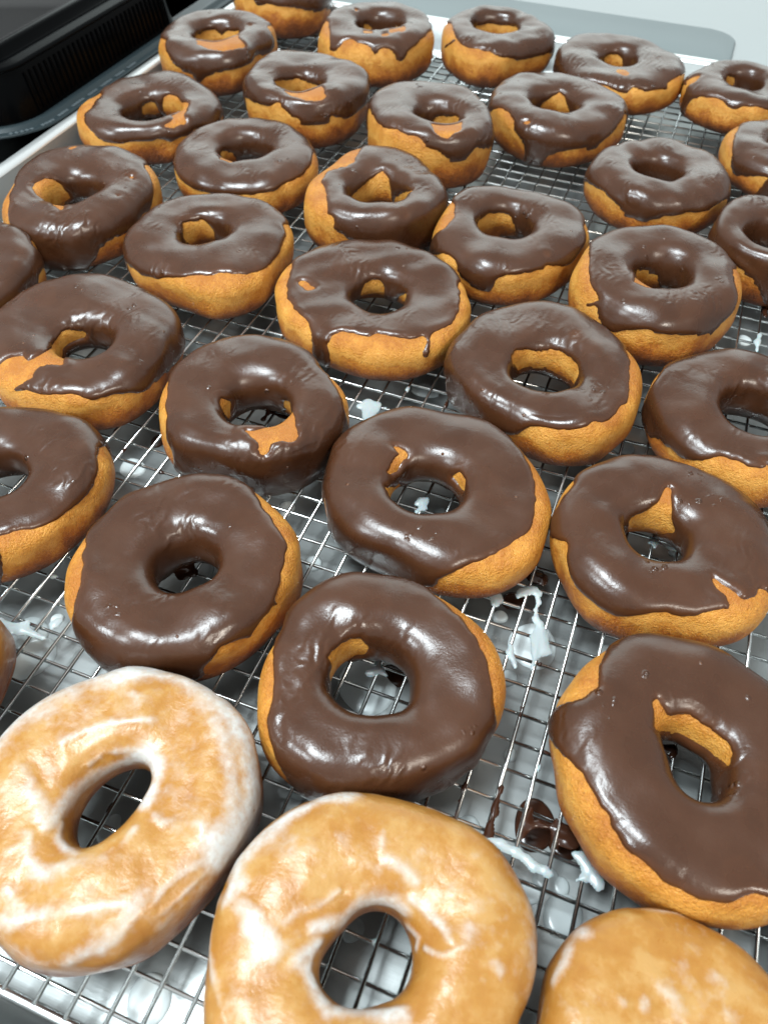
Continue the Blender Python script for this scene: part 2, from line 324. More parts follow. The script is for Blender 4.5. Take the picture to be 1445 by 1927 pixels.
# ---------------------------------------------------------------- data tables (units: rack cells of 9.6 mm)
DONUTS = {
    1: ([-31.4345, 46.3231, 3.8997, 3.2435, 0.0166, -0.0159, -0.004, -0.0284, -0.0094, -0.0067, -0.0037, -0.0007], 0, [1.2845, 0.5067, -0.9087, -0.1114, -0.1803, -0.0001, 0.0, 0.004, -0.0079],
        [35,82,62,82,62,81,63,80,64,80,63,81,63,81,63,81,63,81,62,82,62,82,62,83,59,85,57,87,57,87,58,87,58,86,59,84,60,84,61,83,61,82,62,81,63,81,63,80,65,78,66,77,68,75,69,74,70,74,70,73,72,72,72,72,72,72,72,73,71,74,70,74,71,74,70,75,69,77,68,77,67,78,67,79,66,79,65,80,64,81,64,82,62,83,61,84,60,85,59,85,59,86,58,87,57,88,56,88,56,89,55,89,55,90,54,90,54,91,53,91,53,91,54,90,54,91,54,90,54,90,54,90,55,88,56,88,56,88,56,87,57,87,57,86,58,86,58,85,59,84,59,85,59,84,60,83,61,83,61,82,62,81,63,81,63,80,64,80,64,80,64,80,65,79,65,80,64,80,64,81,63,82,62,83,61,84,59,86,58,87,57,88,55,90,53,92,52,93,50,95,48,96,48,96,48,96,47,97,47,97,47,96,48,95,49,94,50,93,51,92,53,90,54,89,55,87,57,86,58,85,59,85,59,84,59,85,59,84,60,84,60,84,60,84,60,84,60,84,60,84,60,84,60,84,61,82,62,82,63,80,64,80,65,78,66,77,68,75,69,74,70,72,73,70,74,69,75,68,76,68,75,68,76,67,77,67,77,67,76,68,76,68,76,69,74,70,74,71,73,72,72,73,71,74,69,76,68,77,67,78,66,78,65,80,64,81,63,82,61,84,60,84,59,86,58,86,57,88,55,89,54,90,54,91,53,91,53,90,58,86,58,86,58,85,60,84,60,83,61,83,61,82,63,81,63,81,63,81,64,79,65,75,1,3,66,73,2,3,66,72,3,3,67,71,3,2,68,70,3,2,70,69,75,69,76,68,76,69,76,68,77,68,76,69,76,68,77,68,77,68,77,68,77,68,77,68,77,69,76,69,76,68,77,68,77,68,76,69,72,73,68,77,63,81,61,84,58,87,56,88,56,89,55,89,55,89,56,89,55,89,55,89,56,88,56,88,57,87,57,87,58,86,58,85,59,85,59,85,59,84,60,84,60,84,59,84,60,84,60,84,60,84,59,85,59,85,59,85,59,85,59,86,58,86,58,86,58,87,57,87,56,88,56,89,55,89,55,89,55,89,55,89,55,89,54,90,54,89,55,89,55,88,56,88,55,88,56,87,57,86,57,86,58,85,59,84,60,83,60,83,61,83,61,82,62,81,62,81,63,81,63,80,64,80,64,80,63,81,63,81,63,81,63,82,62,82,62,83,61,83,61,84,60,84,60,85,59,85,59,85,59,85,58,86,58,86,58,85,59,84,60,84,60,83,61,82,26], [], 'chocolate donut cut off by the top edge of the photo, tall bare orange side'),
    2: ([-31.4823, 35.2882, 4.1828, 3.0716, -0.0614, -0.0027, -0.0376, 0.031, -0.0374, 0.0052, -0.0117, -0.0001], 0, [1.5764, 0.1345, 0.0442, 0.0026, 0.0019, 0.0, 0.0, -0.0, -0.0],
        [39,82,62,83,60,85,59,86,58,87,57,87,57,88,55,89,55,89,55,89,55,88,56,87,57,86,58,85,59,84,60,83,61,81,63,80,64,79,65,78,67,76,69,75,70,74,83,60,88,56,91,54,91,53,92,52,93,52,92,52,92,13,2,38,89,15,2,39,87,16,2,39,85,60,83,62,81,63,80,65,78,67,75,69,74,70,73,48,96,46,97,47,96,48,96,48,95,49,95,50,94,50,93,51,93,52,92,52,92,52,91,53,91,54,90,54,90,54,89,55,89,55,89,56,88,56,88,56,88,56,89,55,89,55,89,56,89,55,89,55,90,54,90,54,90,54,91,53,91,54,90,54,90,54,90,54,90,54,90,55,89,55,89,55,89,56,87,57,87,57,87,58,86,58,85,59,85,59,85,59,85,58,86,58,85,59,85,59,85,59,85,58,85,58,86,58,86,57,86,57,86,58,86,58,85,59,84,60,84,60,83,61,83,61,82,62,81,63,81,63,81,63,80,64,80,64,80,64,80,64,80,64,81,63,81,63,81,63,82,62,82,62,83,61,83,61,83,61,84,60,84,60,84,60,85,59,85,59,85,59,86,59,85,59,85,59,85,59,86,58,86,57,87,57,87,57,88,56,88,56,88,56,88,56,89,55,89,56,88,56,88,56,88,56,88,56,89,55,89,55,89,55,89,72,72,72,72,73,71,73,71,73,72,72,72,72,72,72,72,71,73,71,74,70,74,69,75,69,75,69,75,69,76,68,76,69,75,69,76,69,75,70,74,72,73,72,72,74,71,75,70,75,70,76,69,77,67,78,67,79,65,80,65,79,65,79,66,78,66,78,67,77,67,77,67,77,68,75,69,74,70,73,71,72,71,73,71,72,71,72,72,72,71,73,70,74,69,75,67,77,66,79,63,81,62,82,61,84,59,85,58,86,57,86,57,87,55,88,56,87,56,86,58,85,58,43,2,39,60,42,3,37,62,41,4,36,62,41,4,35,64,40,5,33,65,40,6,32,66,40,6,31,67,39,7,30,68,38,8,29,68,38,9,29,68,38,9,29,68,37,10,29,68,37,10,29,67,37,10,31,64,39,10,31,64,39,10,32,62,40,10,32,62,39,11,33,62,38,11,33,63,37,11,33,64,35,12,34,64,34,12,34,64,33,13,34,64,33,13,34,64,32,14,34,64,32,14,33,66,30,15,33,66,29,16,34,66,28,16,34,66,27,17,34,66,27,17,35,65,26,18,35,65,26,18,36,64,25,19,37,63,25,19,37,64,23,20,38,63,23,20,39,62,22,21,40,61,21,22,40,61,21,22,41,60,21,22,41,60,21,22,41,60,21,22,41,60,21,22,41,60,21,22,41,60,20,23,40,61,20,23,40,61,20,23,39,62,20,23,39,62,19,24,39,62,19,24,39,62,19,24,39,62,18,25,39,62,18,25,39,62,18,25,40,61,17,26,41,60,17,26,41,60,25,18,42,59,29,14,43,58,31,12,44,57,32,11,44,58,32,10,45,57,32,10,45,57,33,9,45,57,33,9,45,57,34,8,44,58,34,8,43,59,35,7,43,59,36,6,42,60,37,5,41,60,39,4,40,61,40,3,39,62,41,2,38,63,80,64,80,64,80,63,81,63,81,63,82,23], [], "chocolate donut nearest the container's far end, wide bare oval hole, shiny drip on its front"),
    3: ([-21.4706, 41.0843, 4.396, 3.204, -0.0398, -0.0344, 0.0348, 0.0009, -0.0119, 0.0102, 0.0021, 0.0048], 0, [1.545, 0.1671, 0.3759, -0.0184, 0.0204, -0.0, -0.0, 0.0, 0.0001],
        [54,68,76,68,76,69,75,69,75,70,74,70,74,70,74,71,73,72,72,72,72,73,70,75,68,76,67,78,65,80,64,81,62,82,61,84,60,84,60,84,59,85,59,84,60,83,61,82,61,82,62,80,64,79,64,78,66,76,67,75,68,75,69,73,70,73,70,73,70,60,83,61,83,75,68,76,67,64,80,64,80,81,62,83,61,83,61,66,79,65,79,65,79,88,56,88,57,87,57,65,80,64,80,64,80,85,60,84,60,83,61,82,62,82,62,66,78,66,77,67,77,67,77,79,65,79,65,44,2,32,65,45,2,32,65,79,65,79,65,79,65,78,66,78,67,77,67,77,67,77,68,77,67,77,68,77,67,77,67,78,67,79,65,80,64,82,62,83,61,85,59,87,57,89,55,91,53,92,51,95,49,95,49,95,49,95,49,95,50,94,50,94,50,93,52,91,53,89,56,62,83,61,84,60,84,59,86,58,87,57,87,56,88,56,89,54,90,54,90,54,90,54,90,54,89,55,89,54,90,54,89,55,89,55,89,55,88,57,87,76,68,76,68,33,1,42,68,33,3,40,68,32,4,40,68,32,3,40,69,32,4,39,69,33,1,40,70,73,71,73,71,72,72,71,73,70,73,71,73,70,74,70,74,69,75,69,75,68,76,68,76,68,77,67,77,67,78,67,77,67,78,67,77,68,77,68,76,69,76,70,75,70,74,71,74,71,73,73,71,74,71,74,70,74,70,75,70,74,70,74,71,72,73,71,74,69,76,67,78,65,81,62,83,60,85,59,85,58,86,58,86,57,88,56,88,57,87,57,87,58,86,59,85,59,84,61,83,62,82,63,81,63,81,64,79,65,79,65,79,65,78,66,78,66,77,66,77,67,77,67,76,67,76,68,75,69,74,70,72,73,69,75,67,78,64,80,60,85,58,87,57,88,56,88,56,89,55,89,55,89,55,89,57,86,61,82,66,77,74,69,76,67,78,65,80,63,81,20,3,38,83,19,4,37,84,18,5,36,85,16,7,35,85,16,8,35,85,15,9,34,85,15,10,34,85,15,10,34,84,16,10,34,84,15,10,36,83,15,10,36,83,15,10,36,82,16,10,36,82,16,10,37,81,16,10,37,81,16,10,37,80,18,9,37,80,18,9,37,79,19,5,41,78,20,2,44,77,67,72,71,71,73,71,73,73,71,76,68,78,66,78,66,78,66,78,17,3,47,77,16,4,47,76,17,4,47,76,18,3,47,75,19,3,47,74,20,3,47,72,23,2,47,70,25,2,47,66,29,2,47,64,31,2,47,63,34,2,44,63,35,3,43,63,35,4,42,63,35,5,40,65,34,7,38,66,33,8,37,67,32,10,35,69,30,10,35,71,28,10,35,72,27,10,35,72,27,10,36,71,27,10,36,71,27,10,37,71,25,11,38,70,25,11,39,69,25,11,39,69,25,11,40,68,25,11,41,68,24,11,41,69,23,11,42,69,23,10,42,70,22,11,41,71,21,11,41,72,21,10,41,72,21,10,40,73,22,9,40,74,21,9,39,75,22,8,39,75,22,8,39,75,23,7,38,76,24,6,38,76,24,7,36,77,25,6,36,77,27,4,36,77,29,2,36,77,67,77,67,77,68,76,68,22], [], 'chocolate donut at the back with two pointed drips hanging down its tall golden side'),
    4: ([-13.3272, 44.1882, 4.1188, 2.9401, -0.0416, 0.0017, 0.0235, 0.0233, 0.0387, 0.0265, 0.0044, -0.0018], 0, [1.6167, -0.2807, 0.8163, -0.091, -0.071, 0.0, -0.0, -0.0005, -0.002],
        [38,46,98,46,98,47,96,48,96,49,95,49,95,50,94,50,89,90,55,56,88,90,54,90,55,89,56,87,58,86,59,85,60,83,61,82,62,82,63,80,64,79,64,79,65,79,65,78,66,77,67,77,66,77,67,77,67,77,67,77,68,76,68,76,69,76,68,76,69,75,70,74,71,74,70,74,71,73,72,72,72,55,89,55,89,55,89,55,89,55,89,55,88,56,87,57,86,58,85,59,84,60,84,60,83,61,82,62,81,64,80,64,80,64,80,64,80,65,79,65,80,64,80,64,81,64,81,63,82,62,82,62,83,61,84,61,83,61,84,60,84,60,85,59,85,59,85,59,85,60,84,60,84,60,83,61,83,61,83,61,83,61,83,61,83,61,82,62,82,62,82,62,83,60,84,60,84,60,84,60,84,60,85,59,85,59,85,59,86,58,86,58,86,58,87,57,87,57,87,57,88,56,88,56,88,56,88,56,88,56,88,56,88,56,88,56,88,56,87,57,87,57,87,57,87,57,86,59,85,84,60,85,59,85,59,85,58,86,58,87,57,87,58,86,58,86,58,85,59,85,59,85,60,84,60,84,60,84,60,83,62,82,62,82,62,82,62,82,62,82,62,83,62,82,62,82,62,82,63,81,63,81,64,80,65,79,66,77,68,76,69,75,71,72,73,70,75,69,76,67,78,65,81,62,83,60,86,57,88,55,89,54,90,54,90,53,91,52,92,52,92,52,92,52,92,52,92,52,92,52,91,54,90,54,90,55,89,55,89,56,87,57,87,58,86,58,85,60,59,1,24,60,59,2,23,60,60,1,22,61,60,2,21,60,62,2,20,60,62,3,18,60,64,3,17,59,66,3,15,60,67,3,14,59,69,3,12,58,72,4,10,57,74,6,6,57,76,9,2,56,79,7,1,56,82,5,1,56,88,55,89,55,89,55,88,56,88,56,88,57,87,57,86,59,85,61,83,62,82,63,81,65,79,66,78,67,77,69,75,70,74,70,74,71,73,71,73,71,73,71,73,71,73,71,73,70,74,69,76,67,77,66,78,65,79,64,79,64,80,63,81,62,82,61,82,62,82,61,83,61,82,62,82,61,82,62,81,63,81,63,80,64,79,65,79,66,77,67,76,68,76,68,75,69,75,70,73,71,73,72,71,73,71,74,70,75,68,77,67,78,65,81,63,82,61,85,59,86,58,87,56,90,54,91,53,92,52,93,50,95,49,95,49,96,48,96,48,96,48,96,48,96,48,95,49,95,49,95,49,94,50,94,50,94,50,93,51,93,51,93,51,93,51,93,51,93,51,93,51,93,51,93,51,93,51,93,51,93,51,92,52,92,52,91,53,42,4,44,54,42,4,43,54,44,3,43,54,44,100,45,99,45,61], [], 'tall chocolate donut at the back, wide bare oval hole, one thin thread on its left'),
    5: ([-22.3232, 30.7599, 4.2326, 3.2458, -0.011, -0.0511, 0.0108, 0.0115, -0.0168, 0.0091, -0.0006, -0.0018], 0, [1.3037, 0.0796, -0.9243, -0.1633, -0.0283, -0.0, 0.0001, -0.005, -0.0018],
        [37,75,69,74,70,73,71,73,71,73,71,74,70,75,69,76,68,77,67,79,65,80,63,83,61,85,60,84,60,66,78,43,2,21,71,50,2,21,72,72,74,70,74,70,74,70,74,70,74,70,75,69,75,69,75,70,75,69,75,69,75,69,75,69,75,69,75,69,76,68,76,68,76,68,76,68,76,68,77,67,77,67,77,67,78,66,78,66,78,66,79,65,79,65,80,64,80,64,80,64,81,63,81,63,82,62,82,62,82,62,82,62,83,61,83,61,83,61,83,61,83,60,84,60,83,61,83,61,83,61,83,61,82,62,82,62,82,62,82,62,82,62,82,62,82,62,82,62,82,62,82,62,83,61,83,61,84,60,84,60,85,59,85,59,86,58,86,58,86,58,87,57,87,57,87,57,86,58,86,58,86,58,86,57,86,58,86,58,86,58,85,59,85,59,85,59,85,59,85,59,85,59,85,59,85,59,85,59,85,59,85,59,85,59,86,57,87,57,87,57,87,57,87,57,87,57,87,57,87,57,87,57,87,57,87,57,87,57,87,57,87,56,88,56,88,56,87,57,87,57,87,57,87,57,86,58,86,58,85,58,86,58,85,59,85,59,84,60,84,60,83,61,83,61,83,61,83,61,83,61,83,61,83,62,83,61,83,61,83,61,84,60,85,59,85,59,85,59,86,58,86,58,86,58,86,58,86,58,86,58,85,58,86,58,85,59,85,59,84,60,83,60,83,61,83,61,82,62,81,62,81,63,81,63,80,63,81,63,81,63,81,62,82,62,92,52,92,51,93,51,92,52,91,52,91,53,91,52,93,50,94,50,94,49,96,48,96,47,97,47,2,2,93,47,2,2,2,25,67,77,67,77,67,77,67,77,67,78,66,78,67,78,66,79,65,80,64,80,64,81,64,80,64,80,64,80,64,80,64,80,64,79,65,78,67,76,68,75,69,75,69,74,70,73,71,72,73,71,74,70,75,68,77,67,78,66,79,28,2,36,79,26,3,36,80,24,4,36,80,23,5,36,79,23,5,38,73,27,6,38,72,28,6,38,71,28,7,38,71,28,7,38,70,28,8,38,69,29,8,38,69,29,8,39,67,29,9,39,67,28,10,39,66,29,10,39,66,28,11,39,66,26,13,39,65,27,13,40,63,27,14,40,61,29,14,41,59,29,15,41,59,29,15,41,59,28,16,42,58,27,17,42,58,27,17,43,57,26,19,42,57,26,19,42,57,26,19,43,56,26,19,43,56,25,20,43,56,25,20,43,56,25,20,43,56,24,21,43,56,24,21,43,56,24,21,43,56,24,22,42,57,23,22,42,57,24,21,42,57,2,2,20,5,4,12,42,61,31,10,42,60,35,7,42,60,38,5,41,59,42,2,41,59,84,59,85,59,85,59,85,58,86,58,86,58,85,59,85,58,86,58,86,58,86,58,86,58,86,58,86,58,86,58,87,57,87,57,87,57,87,57,87,57,87,57,87,57,87,57,86,58,85,59,84,60,83,61,81,63,80,64,79,65,77,67,76,31], [], "chocolate donut with ragged wavy icing edge and a golden sliver on its hole's near lip"),
    6: ([-4.0351, 43.4164, 4.4477, 2.5025, 0.0173, -0.0659, 0.0324, 0.0146, 0.0041, -0.0021, 0.004, 0.0073], 0, [1.2852, -0.0758, 0.4826, -0.0443, -0.0143, 0.0, -0.0, -0.0003, -0.0002],
        [48,76,68,77,66,78,65,79,65,79,65,79,65,79,65,78,66,77,67,76,68,75,69,73,71,72,72,70,74,68,76,67,76,67,77,65,79,65,79,64,79,65,79,65,79,65,79,66,78,67,77,68,76,68,77,68,76,69,75,70,74,71,74,71,73,71,73,71,73,71,73,71,73,71,73,71,73,71,72,72,72,71,73,71,72,72,72,72,71,73,71,74,69,75,69,75,69,76,68,76,68,77,67,77,68,77,67,77,68,77,67,77,68,77,67,78,67,77,67,78,66,78,66,79,65,80,64,81,63,81,63,82,61,84,60,85,58,86,58,63,80,64,79,64,80,64,79,64,80,63,81,63,80,64,80,64,80,63,81,63,81,62,82,62,82,62,82,61,83,61,83,61,83,61,82,62,82,62,81,63,81,63,80,64,80,64,79,65,78,66,78,66,77,67,76,68,76,69,75,69,75,70,74,70,74,70,74,71,74,70,74,70,75,69,2,14,60,84,60,83,62,81,64,79,65,79,65,79,66,78,66,79,65,80,64,81,63,82,62,83,60,85,59,86,58,87,57,87,56,89,55,89,55,89,55,88,56,88,56,87,56,87,57,86,58,85,59,84,59,84,60,83,60,83,60,84,60,83,61,83,61,83,61,83,59,85,59,86,54,91,52,92,51,94,49,96,47,97,46,99,45,99,45,100,44,100,47,97,47,97,47,97,46,97,43,101,41,102,42,102,42,101,42,102,42,101,44,100,45,98,46,98,44,100,43,101,42,102,42,102,42,102,41,103,41,103,41,104,39,105,39,105,39,105,38,106,38,106,38,106,38,106,37,107,37,107,37,107,36,108,36,108,45,99,46,98,48,96,50,94,51,93,53,92,54,90,56,89,56,88,58,87,58,86,59,86,59,86,59,85,60,85,61,83,63,82,64,80,66,78,66,78,67,77,67,77,68,76,68,76,69,75,69,75,69,75,69,75,69,75,69,75,69,75,69,75,68,76,67,77,66,78,65,79,65,79,64,80,63,82,62,82,62,82,62,82,62,82,61,83,61,83,61,83,63,82,65,79,67,78,67,77,67,78,65,80,63,81,62,83,61,84,59,85,58,87,56,88,56,88,57,87,57,87,57,86,58,85,59,84,60,83,61,81,62,81,63,79,65,78,66,76,68,75,69,74,70,74,70,73,70,74,70,74,72,73,76,68,76,69,76,69,75,70,74,71,73,72,72,73,72,73,71,73,71,73,71,73,71,73,71,72,72,72,72,71,72,71,73,71,73,70,74,70,74,69,74,70,74,70,73,72,72,72,71,74,70,74,21], [], 'flat wide chocolate donut in front of the rounded corner of the grey sheet'),
    7: ([4.3785, 42.5688, 3.5855, 2.4789, 0.0099, 0.0015, -0.0032, -0.0077, -0.0009, 0.0087, 0.0006, -0.0057], 0, [1.1344, 0.076, 0.8117, -0.1445, 0.0273, -0.0, -0.0001, -0.0045, 0.0018],
        [33,82,62,82,62,81,64,79,65,79,66,78,66,77,68,76,69,75,70,75,69,75,70,75,69,76,69,76,68,77,67,78,66,79,65,80,64,81,63,82,61,84,60,84,59,86,58,86,58,86,58,86,58,86,58,86,58,86,59,85,59,85,60,85,60,84,60,85,60,85,60,85,59,86,59,86,58,87,57,87,57,88,56,89,55,89,54,90,54,89,55,88,55,88,56,87,56,87,57,85,59,83,61,82,62,80,64,79,65,77,68,76,68,75,69,75,70,74,70,74,70,75,70,75,69,76,68,77,68,77,67,79,65,80,64,80,64,81,63,81,63,81,63,81,63,81,63,81,63,80,63,81,63,80,64,80,63,81,63,80,63,81,63,81,62,83,61,83,61,83,60,65,79,64,80,62,82,61,83,61,83,61,83,60,84,60,84,60,84,59,85,59,85,58,87,57,87,56,88,56,87,57,87,57,87,58,86,58,86,58,85,72,72,73,71,74,70,75,69,77,66,80,64,82,62,83,62,84,60,85,59,86,58,87,58,86,58,86,58,86,59,85,59,84,60,83,61,83,61,82,62,81,63,81,63,80,64,80,64,80,63,82,62,82,62,83,60,84,60,85,58,87,57,88,55,90,53,92,52,93,50,94,49,96,48,96,47,97,47,97,47,97,49,95,56,20,4,64,56,14,10,63,58,4,1,5,12,22,100,4,18,22,101,3,18,63,61,2,17,64,61,3,16,64,62,2,15,65,78,66,78,66,77,67,76,68,40,2,31,71,31,13,8,2,5,85,30,114,29,115,29,114,29,115,29,115,38,105,41,102,44,100,46,97,51,92,58,85,59,84,62,81,64,79,66,77,68,75,70,74,71,72,74,70,75,68,77,67,78,66,78,66,79,65,79,65,80,65,79,65,80,64,80,65,79,65,80,64,80,65,79,65,79,65,80,64,80,64,80,64,80,64,80,64,79,65,79,65,78,66,77,67,77,67,76,69,74,70,73,71,73,72,72,72,72,73,71,73,71,74,70,74,70,75,69,75,69,75,70,75,70,74,71,73,72,72,73,70,74,70,74,70,74,70,74,70,74,70,74,70,74,70,74,70,74,70,74,70,74,71,72,72,72,73,71,73,71,74,70,74,70,75,68,76,68,76,68,77,67,77,66,78,65,78,65,79,63,81,62,82,60,84,59,84,59,85,58,86,58,86,57,87,56,89,55,89,54,90,54,90,54,91,52,92,52,92,51,93,51,93,50,94,49,95,49,95,48,95,48,96,47,96,47,96,48,96,47,96,47,96,40,103,41,103,41,102,44,99,46,98,47,97,48,95,51,93,53,91,55,88,58,86,59,85,59,84,60,84,60,83,28], [], 'donut in the far right corner with a large bare tan patch under its icing'),
    8: ([-30.7493, 25.0769, 4.4399, 2.4638, -0.0256, 0.01, 0.0483, 0.0096, -0.0193, -0.0005, 0.0032, 0.0051], 0, [1.7399, 0.6063, -0.7194, -0.0216, -0.1256, -0.0, -0.0, 0.0022, -0.0008],
        [38,40,104,41,103,41,103,41,102,42,102,42,102,43,101,45,99,47,97,48,96,50,94,51,93,52,92,53,91,53,91,54,90,55,90,55,89,55,89,55,89,55,80,64,80,64,82,62,84,60,84,60,84,59,85,59,85,59,85,59,86,57,87,57,88,56,89,54,90,54,91,54,91,53,91,53,92,52,93,51,93,51,93,51,94,50,94,51,93,51,93,51,94,50,94,50,94,50,94,50,94,50,94,51,93,51,93,52,92,52,92,53,90,54,90,55,89,55,89,56,88,56,17,2,69,56,17,2,69,61,12,2,69,63,10,2,69,65,7,3,70,65,3,6,70,74,70,74,70,74,71,73,71,73,72,72,72,72,72,73,71,73,71,73,71,64,2,7,71,64,2,7,71,64,3,6,71,63,4,6,71,63,4,6,70,63,5,7,69,62,6,8,68,61,8,8,67,61,8,10,64,62,8,11,63,62,8,12,62,62,9,13,61,60,10,14,60,60,10,15,59,60,10,16,59,59,11,16,58,59,11,16,58,58,12,17,58,57,12,17,58,57,12,17,58,57,12,17,58,58,11,17,59,57,10,17,60,57,10,17,59,58,10,17,59,58,10,17,59,58,10,17,59,58,10,17,59,58,10,17,58,59,9,18,58,59,9,18,58,59,9,19,57,59,9,19,57,60,8,19,58,59,8,19,58,59,8,19,58,59,7,20,59,58,7,19,60,58,7,18,61,59,6,17,63,58,6,16,64,58,6,14,66,58,6,12,68,58,6,10,70,59,5,8,72,59,5,7,73,59,4,8,73,59,4,8,72,60,4,7,73,60,4,7,72,62,2,8,72,62,2,8,72,62,2,7,72,63,1,8,72,72,72,72,73,70,74,70,75,69,76,68,76,70,75,71,74,72,73,73,73,72,73,73,72,73,72,73,72,72,72,73,73,71,75,69,77,66,80,64,81,62,82,61,84,59,85,58,86,57,88,55,89,55,89,54,91,52,92,52,92,52,93,51,93,51,93,52,92,53,91,54,90,55,90,55,89,56,88,57,87,58,86,59,85,60,84,61,83,61,83,61,82,62,82,61,83,60,84,59,84,58,86,56,87,55,88,54,90,52,91,51,91,51,91,52,91,52,91,52,92,51,92,52,91,53,90,55,88,57,85,60,84,62,82,63,80,66,78,68,75,22,1,47,74,72,71,74,69,76,67,78,65,79,62,82,60,85,58,86,58,85,59,85,59,85,58,86,58,86,59,85,59,84,60,84,60,85,59,85,59,85,59,85,59,85,59,84,60,84,60,83,61,83,61,82,62,81,63,80,64,79,65,78,66,77,67,76,68,76,68,75,69,75,69,76,68,76,68,77,67,78,66,79,65,81,63,82,62,84,61,85,60,85,59,87,57,88,56,89,54,90,53,91,52,92,51,21,3,69,50,21,5,67,51,19,8,66,51,19,9,64,52,18,11,61,55,17,12,59,56,16,14,57,57,16,15,55,59,16,15,53,60,17,15,51,61,17,16,2,7,40,62,18,24,39,63,18,25,38,64,15,27,38,64,13,29,38,64,12,30,38,64,15,27,38,65,21,20,38,66,24,17,37,67,26,14,37,67,28,12,37,67,28,12,37,66,30,12,36,65,31,12,36,65,31,12,36,64,33,111,33,110,35,108,37,106,32,2,4,106,32,2,5,105,39,105,39,105,40,104,40,104,15,1,24,66], [], 'chocolate donut beside the container flange, two bare golden windows in its hole'),
    9: ([-13.2208, 28.7412, 4.0735, 3.5111, 0.005, -0.0771, 0.0115, 0.0025, -0.0045, -0.0197, 0.0038, -0.0025], 0, [1.2488, 0.7319, -0.5208, 0.0532, -0.1533, -0.0, -0.0001, 0.0042, 0.0033],
        [33,87,57,87,57,87,58,64,81,85,59,63,82,62,83,61,84,60,85,59,85,59,85,59,85,59,85,59,85,59,85,59,84,60,84,60,83,61,83,62,82,62,82,62,82,63,81,63,82,62,82,63,82,62,82,62,83,62,83,61,83,61,84,60,84,61,84,60,84,60,84,60,84,60,84,60,84,60,83,61,83,61,83,61,83,61,83,61,84,60,84,60,84,60,85,59,85,59,86,58,86,58,86,58,87,57,87,57,87,57,87,58,86,58,86,58,86,58,86,58,85,59,85,59,85,60,84,60,83,61,83,61,83,61,83,61,83,62,82,62,82,63,81,63,81,63,81,63,80,83,61,83,61,82,61,82,62,81,62,82,62,81,63,80,63,81,63,81,63,81,63,81,63,81,63,82,62,82,63,82,62,82,62,83,61,83,61,84,60,84,60,84,60,84,60,84,59,84,60,84,59,84,60,83,60,84,60,83,60,84,60,83,61,83,61,83,61,84,61,83,61,84,61,83,61,84,61,84,60,85,60,84,60,85,60,84,60,84,60,84,60,84,60,84,60,83,60,84,60,83,61,82,61,83,61,82,62,81,63,81,63,80,64,80,64,80,64,80,63,81,63,81,63,81,63,81,63,81,62,82,62,82,61,83,60,84,60,84,59,85,58,86,57,87,57,87,57,87,70,74,71,73,72,73,71,73,72,72,72,73,71,73,72,72,72,73,72,72,72,72,72,72,72,71,74,70,74,70,74,69,75,69,76,68,76,67,77,67,77,67,77,68,77,67,77,68,76,68,76,69,75,70,74,71,73,72,72,73,71,74,70,75,69,75,69,75,69,74,70,74,70,73,71,71,73,70,74,68,76,67,77,65,79,64,80,63,81,62,82,62,83,61,83,61,84,60,84,61,83,62,82,63,82,64,80,65,79,66,78,67,77,68,77,68,76,68,76,68,76,68,76,68,61,1,14,68,61,1,14,67,65,1,11,67,65,3,9,67,67,3,7,66,70,3,3,68,77,67,77,67,77,68,76,68,76,69,75,69,74,71,73,71,73,72,71,73,69,75,67,76,66,77,65,78,66,77,67,75,68,30,5,40,69,27,8,38,71,24,11,36,72,21,15,34,74,19,17,33,74,19,18,31,75,18,20,30,75,18,21,29,76,17,22,29,75,17,23,29,74,17,24,30,73,17,24,30,72,19,23,31,70,22,21,32,69,23,20,34,67,25,18,35,66,26,18,36,64,26,18,37,62,28,17,38,61,28,17,39,61,28,16,40,60,29,15,41,59,30,14,42,58,32,12,43,58,32,11,43,59,32,11,42,59,32,11,43,59,32,10,43,60,32,9,44,60,32,8,45,59,33,7,45,59,34,7,45,57,37,5,46,56,38,4,47,54,41,3,47,53,42,2,48,52,92,51,94,50,94,50,94,50,94,49,95,49,94,50,93,50,93,51,91,53,90,54,88,56,87,57,86,57,85,59,84,59,85,59,84,56,88,24], [], 'chocolate donut whose icing dips in one broad tongue, with a tall golden side'),
    10: ([-6.5305, 34.6653, 4.4472, 2.6966, -0.002, -0.0429, 0.0211, 0.0292, 0.0022, 0.0184, -0.0021, -0.0061], 0, [1.616, -0.12, -0.2205, -0.0053, 0.0082, 0.0, 0.0, 0.0, 0.0],
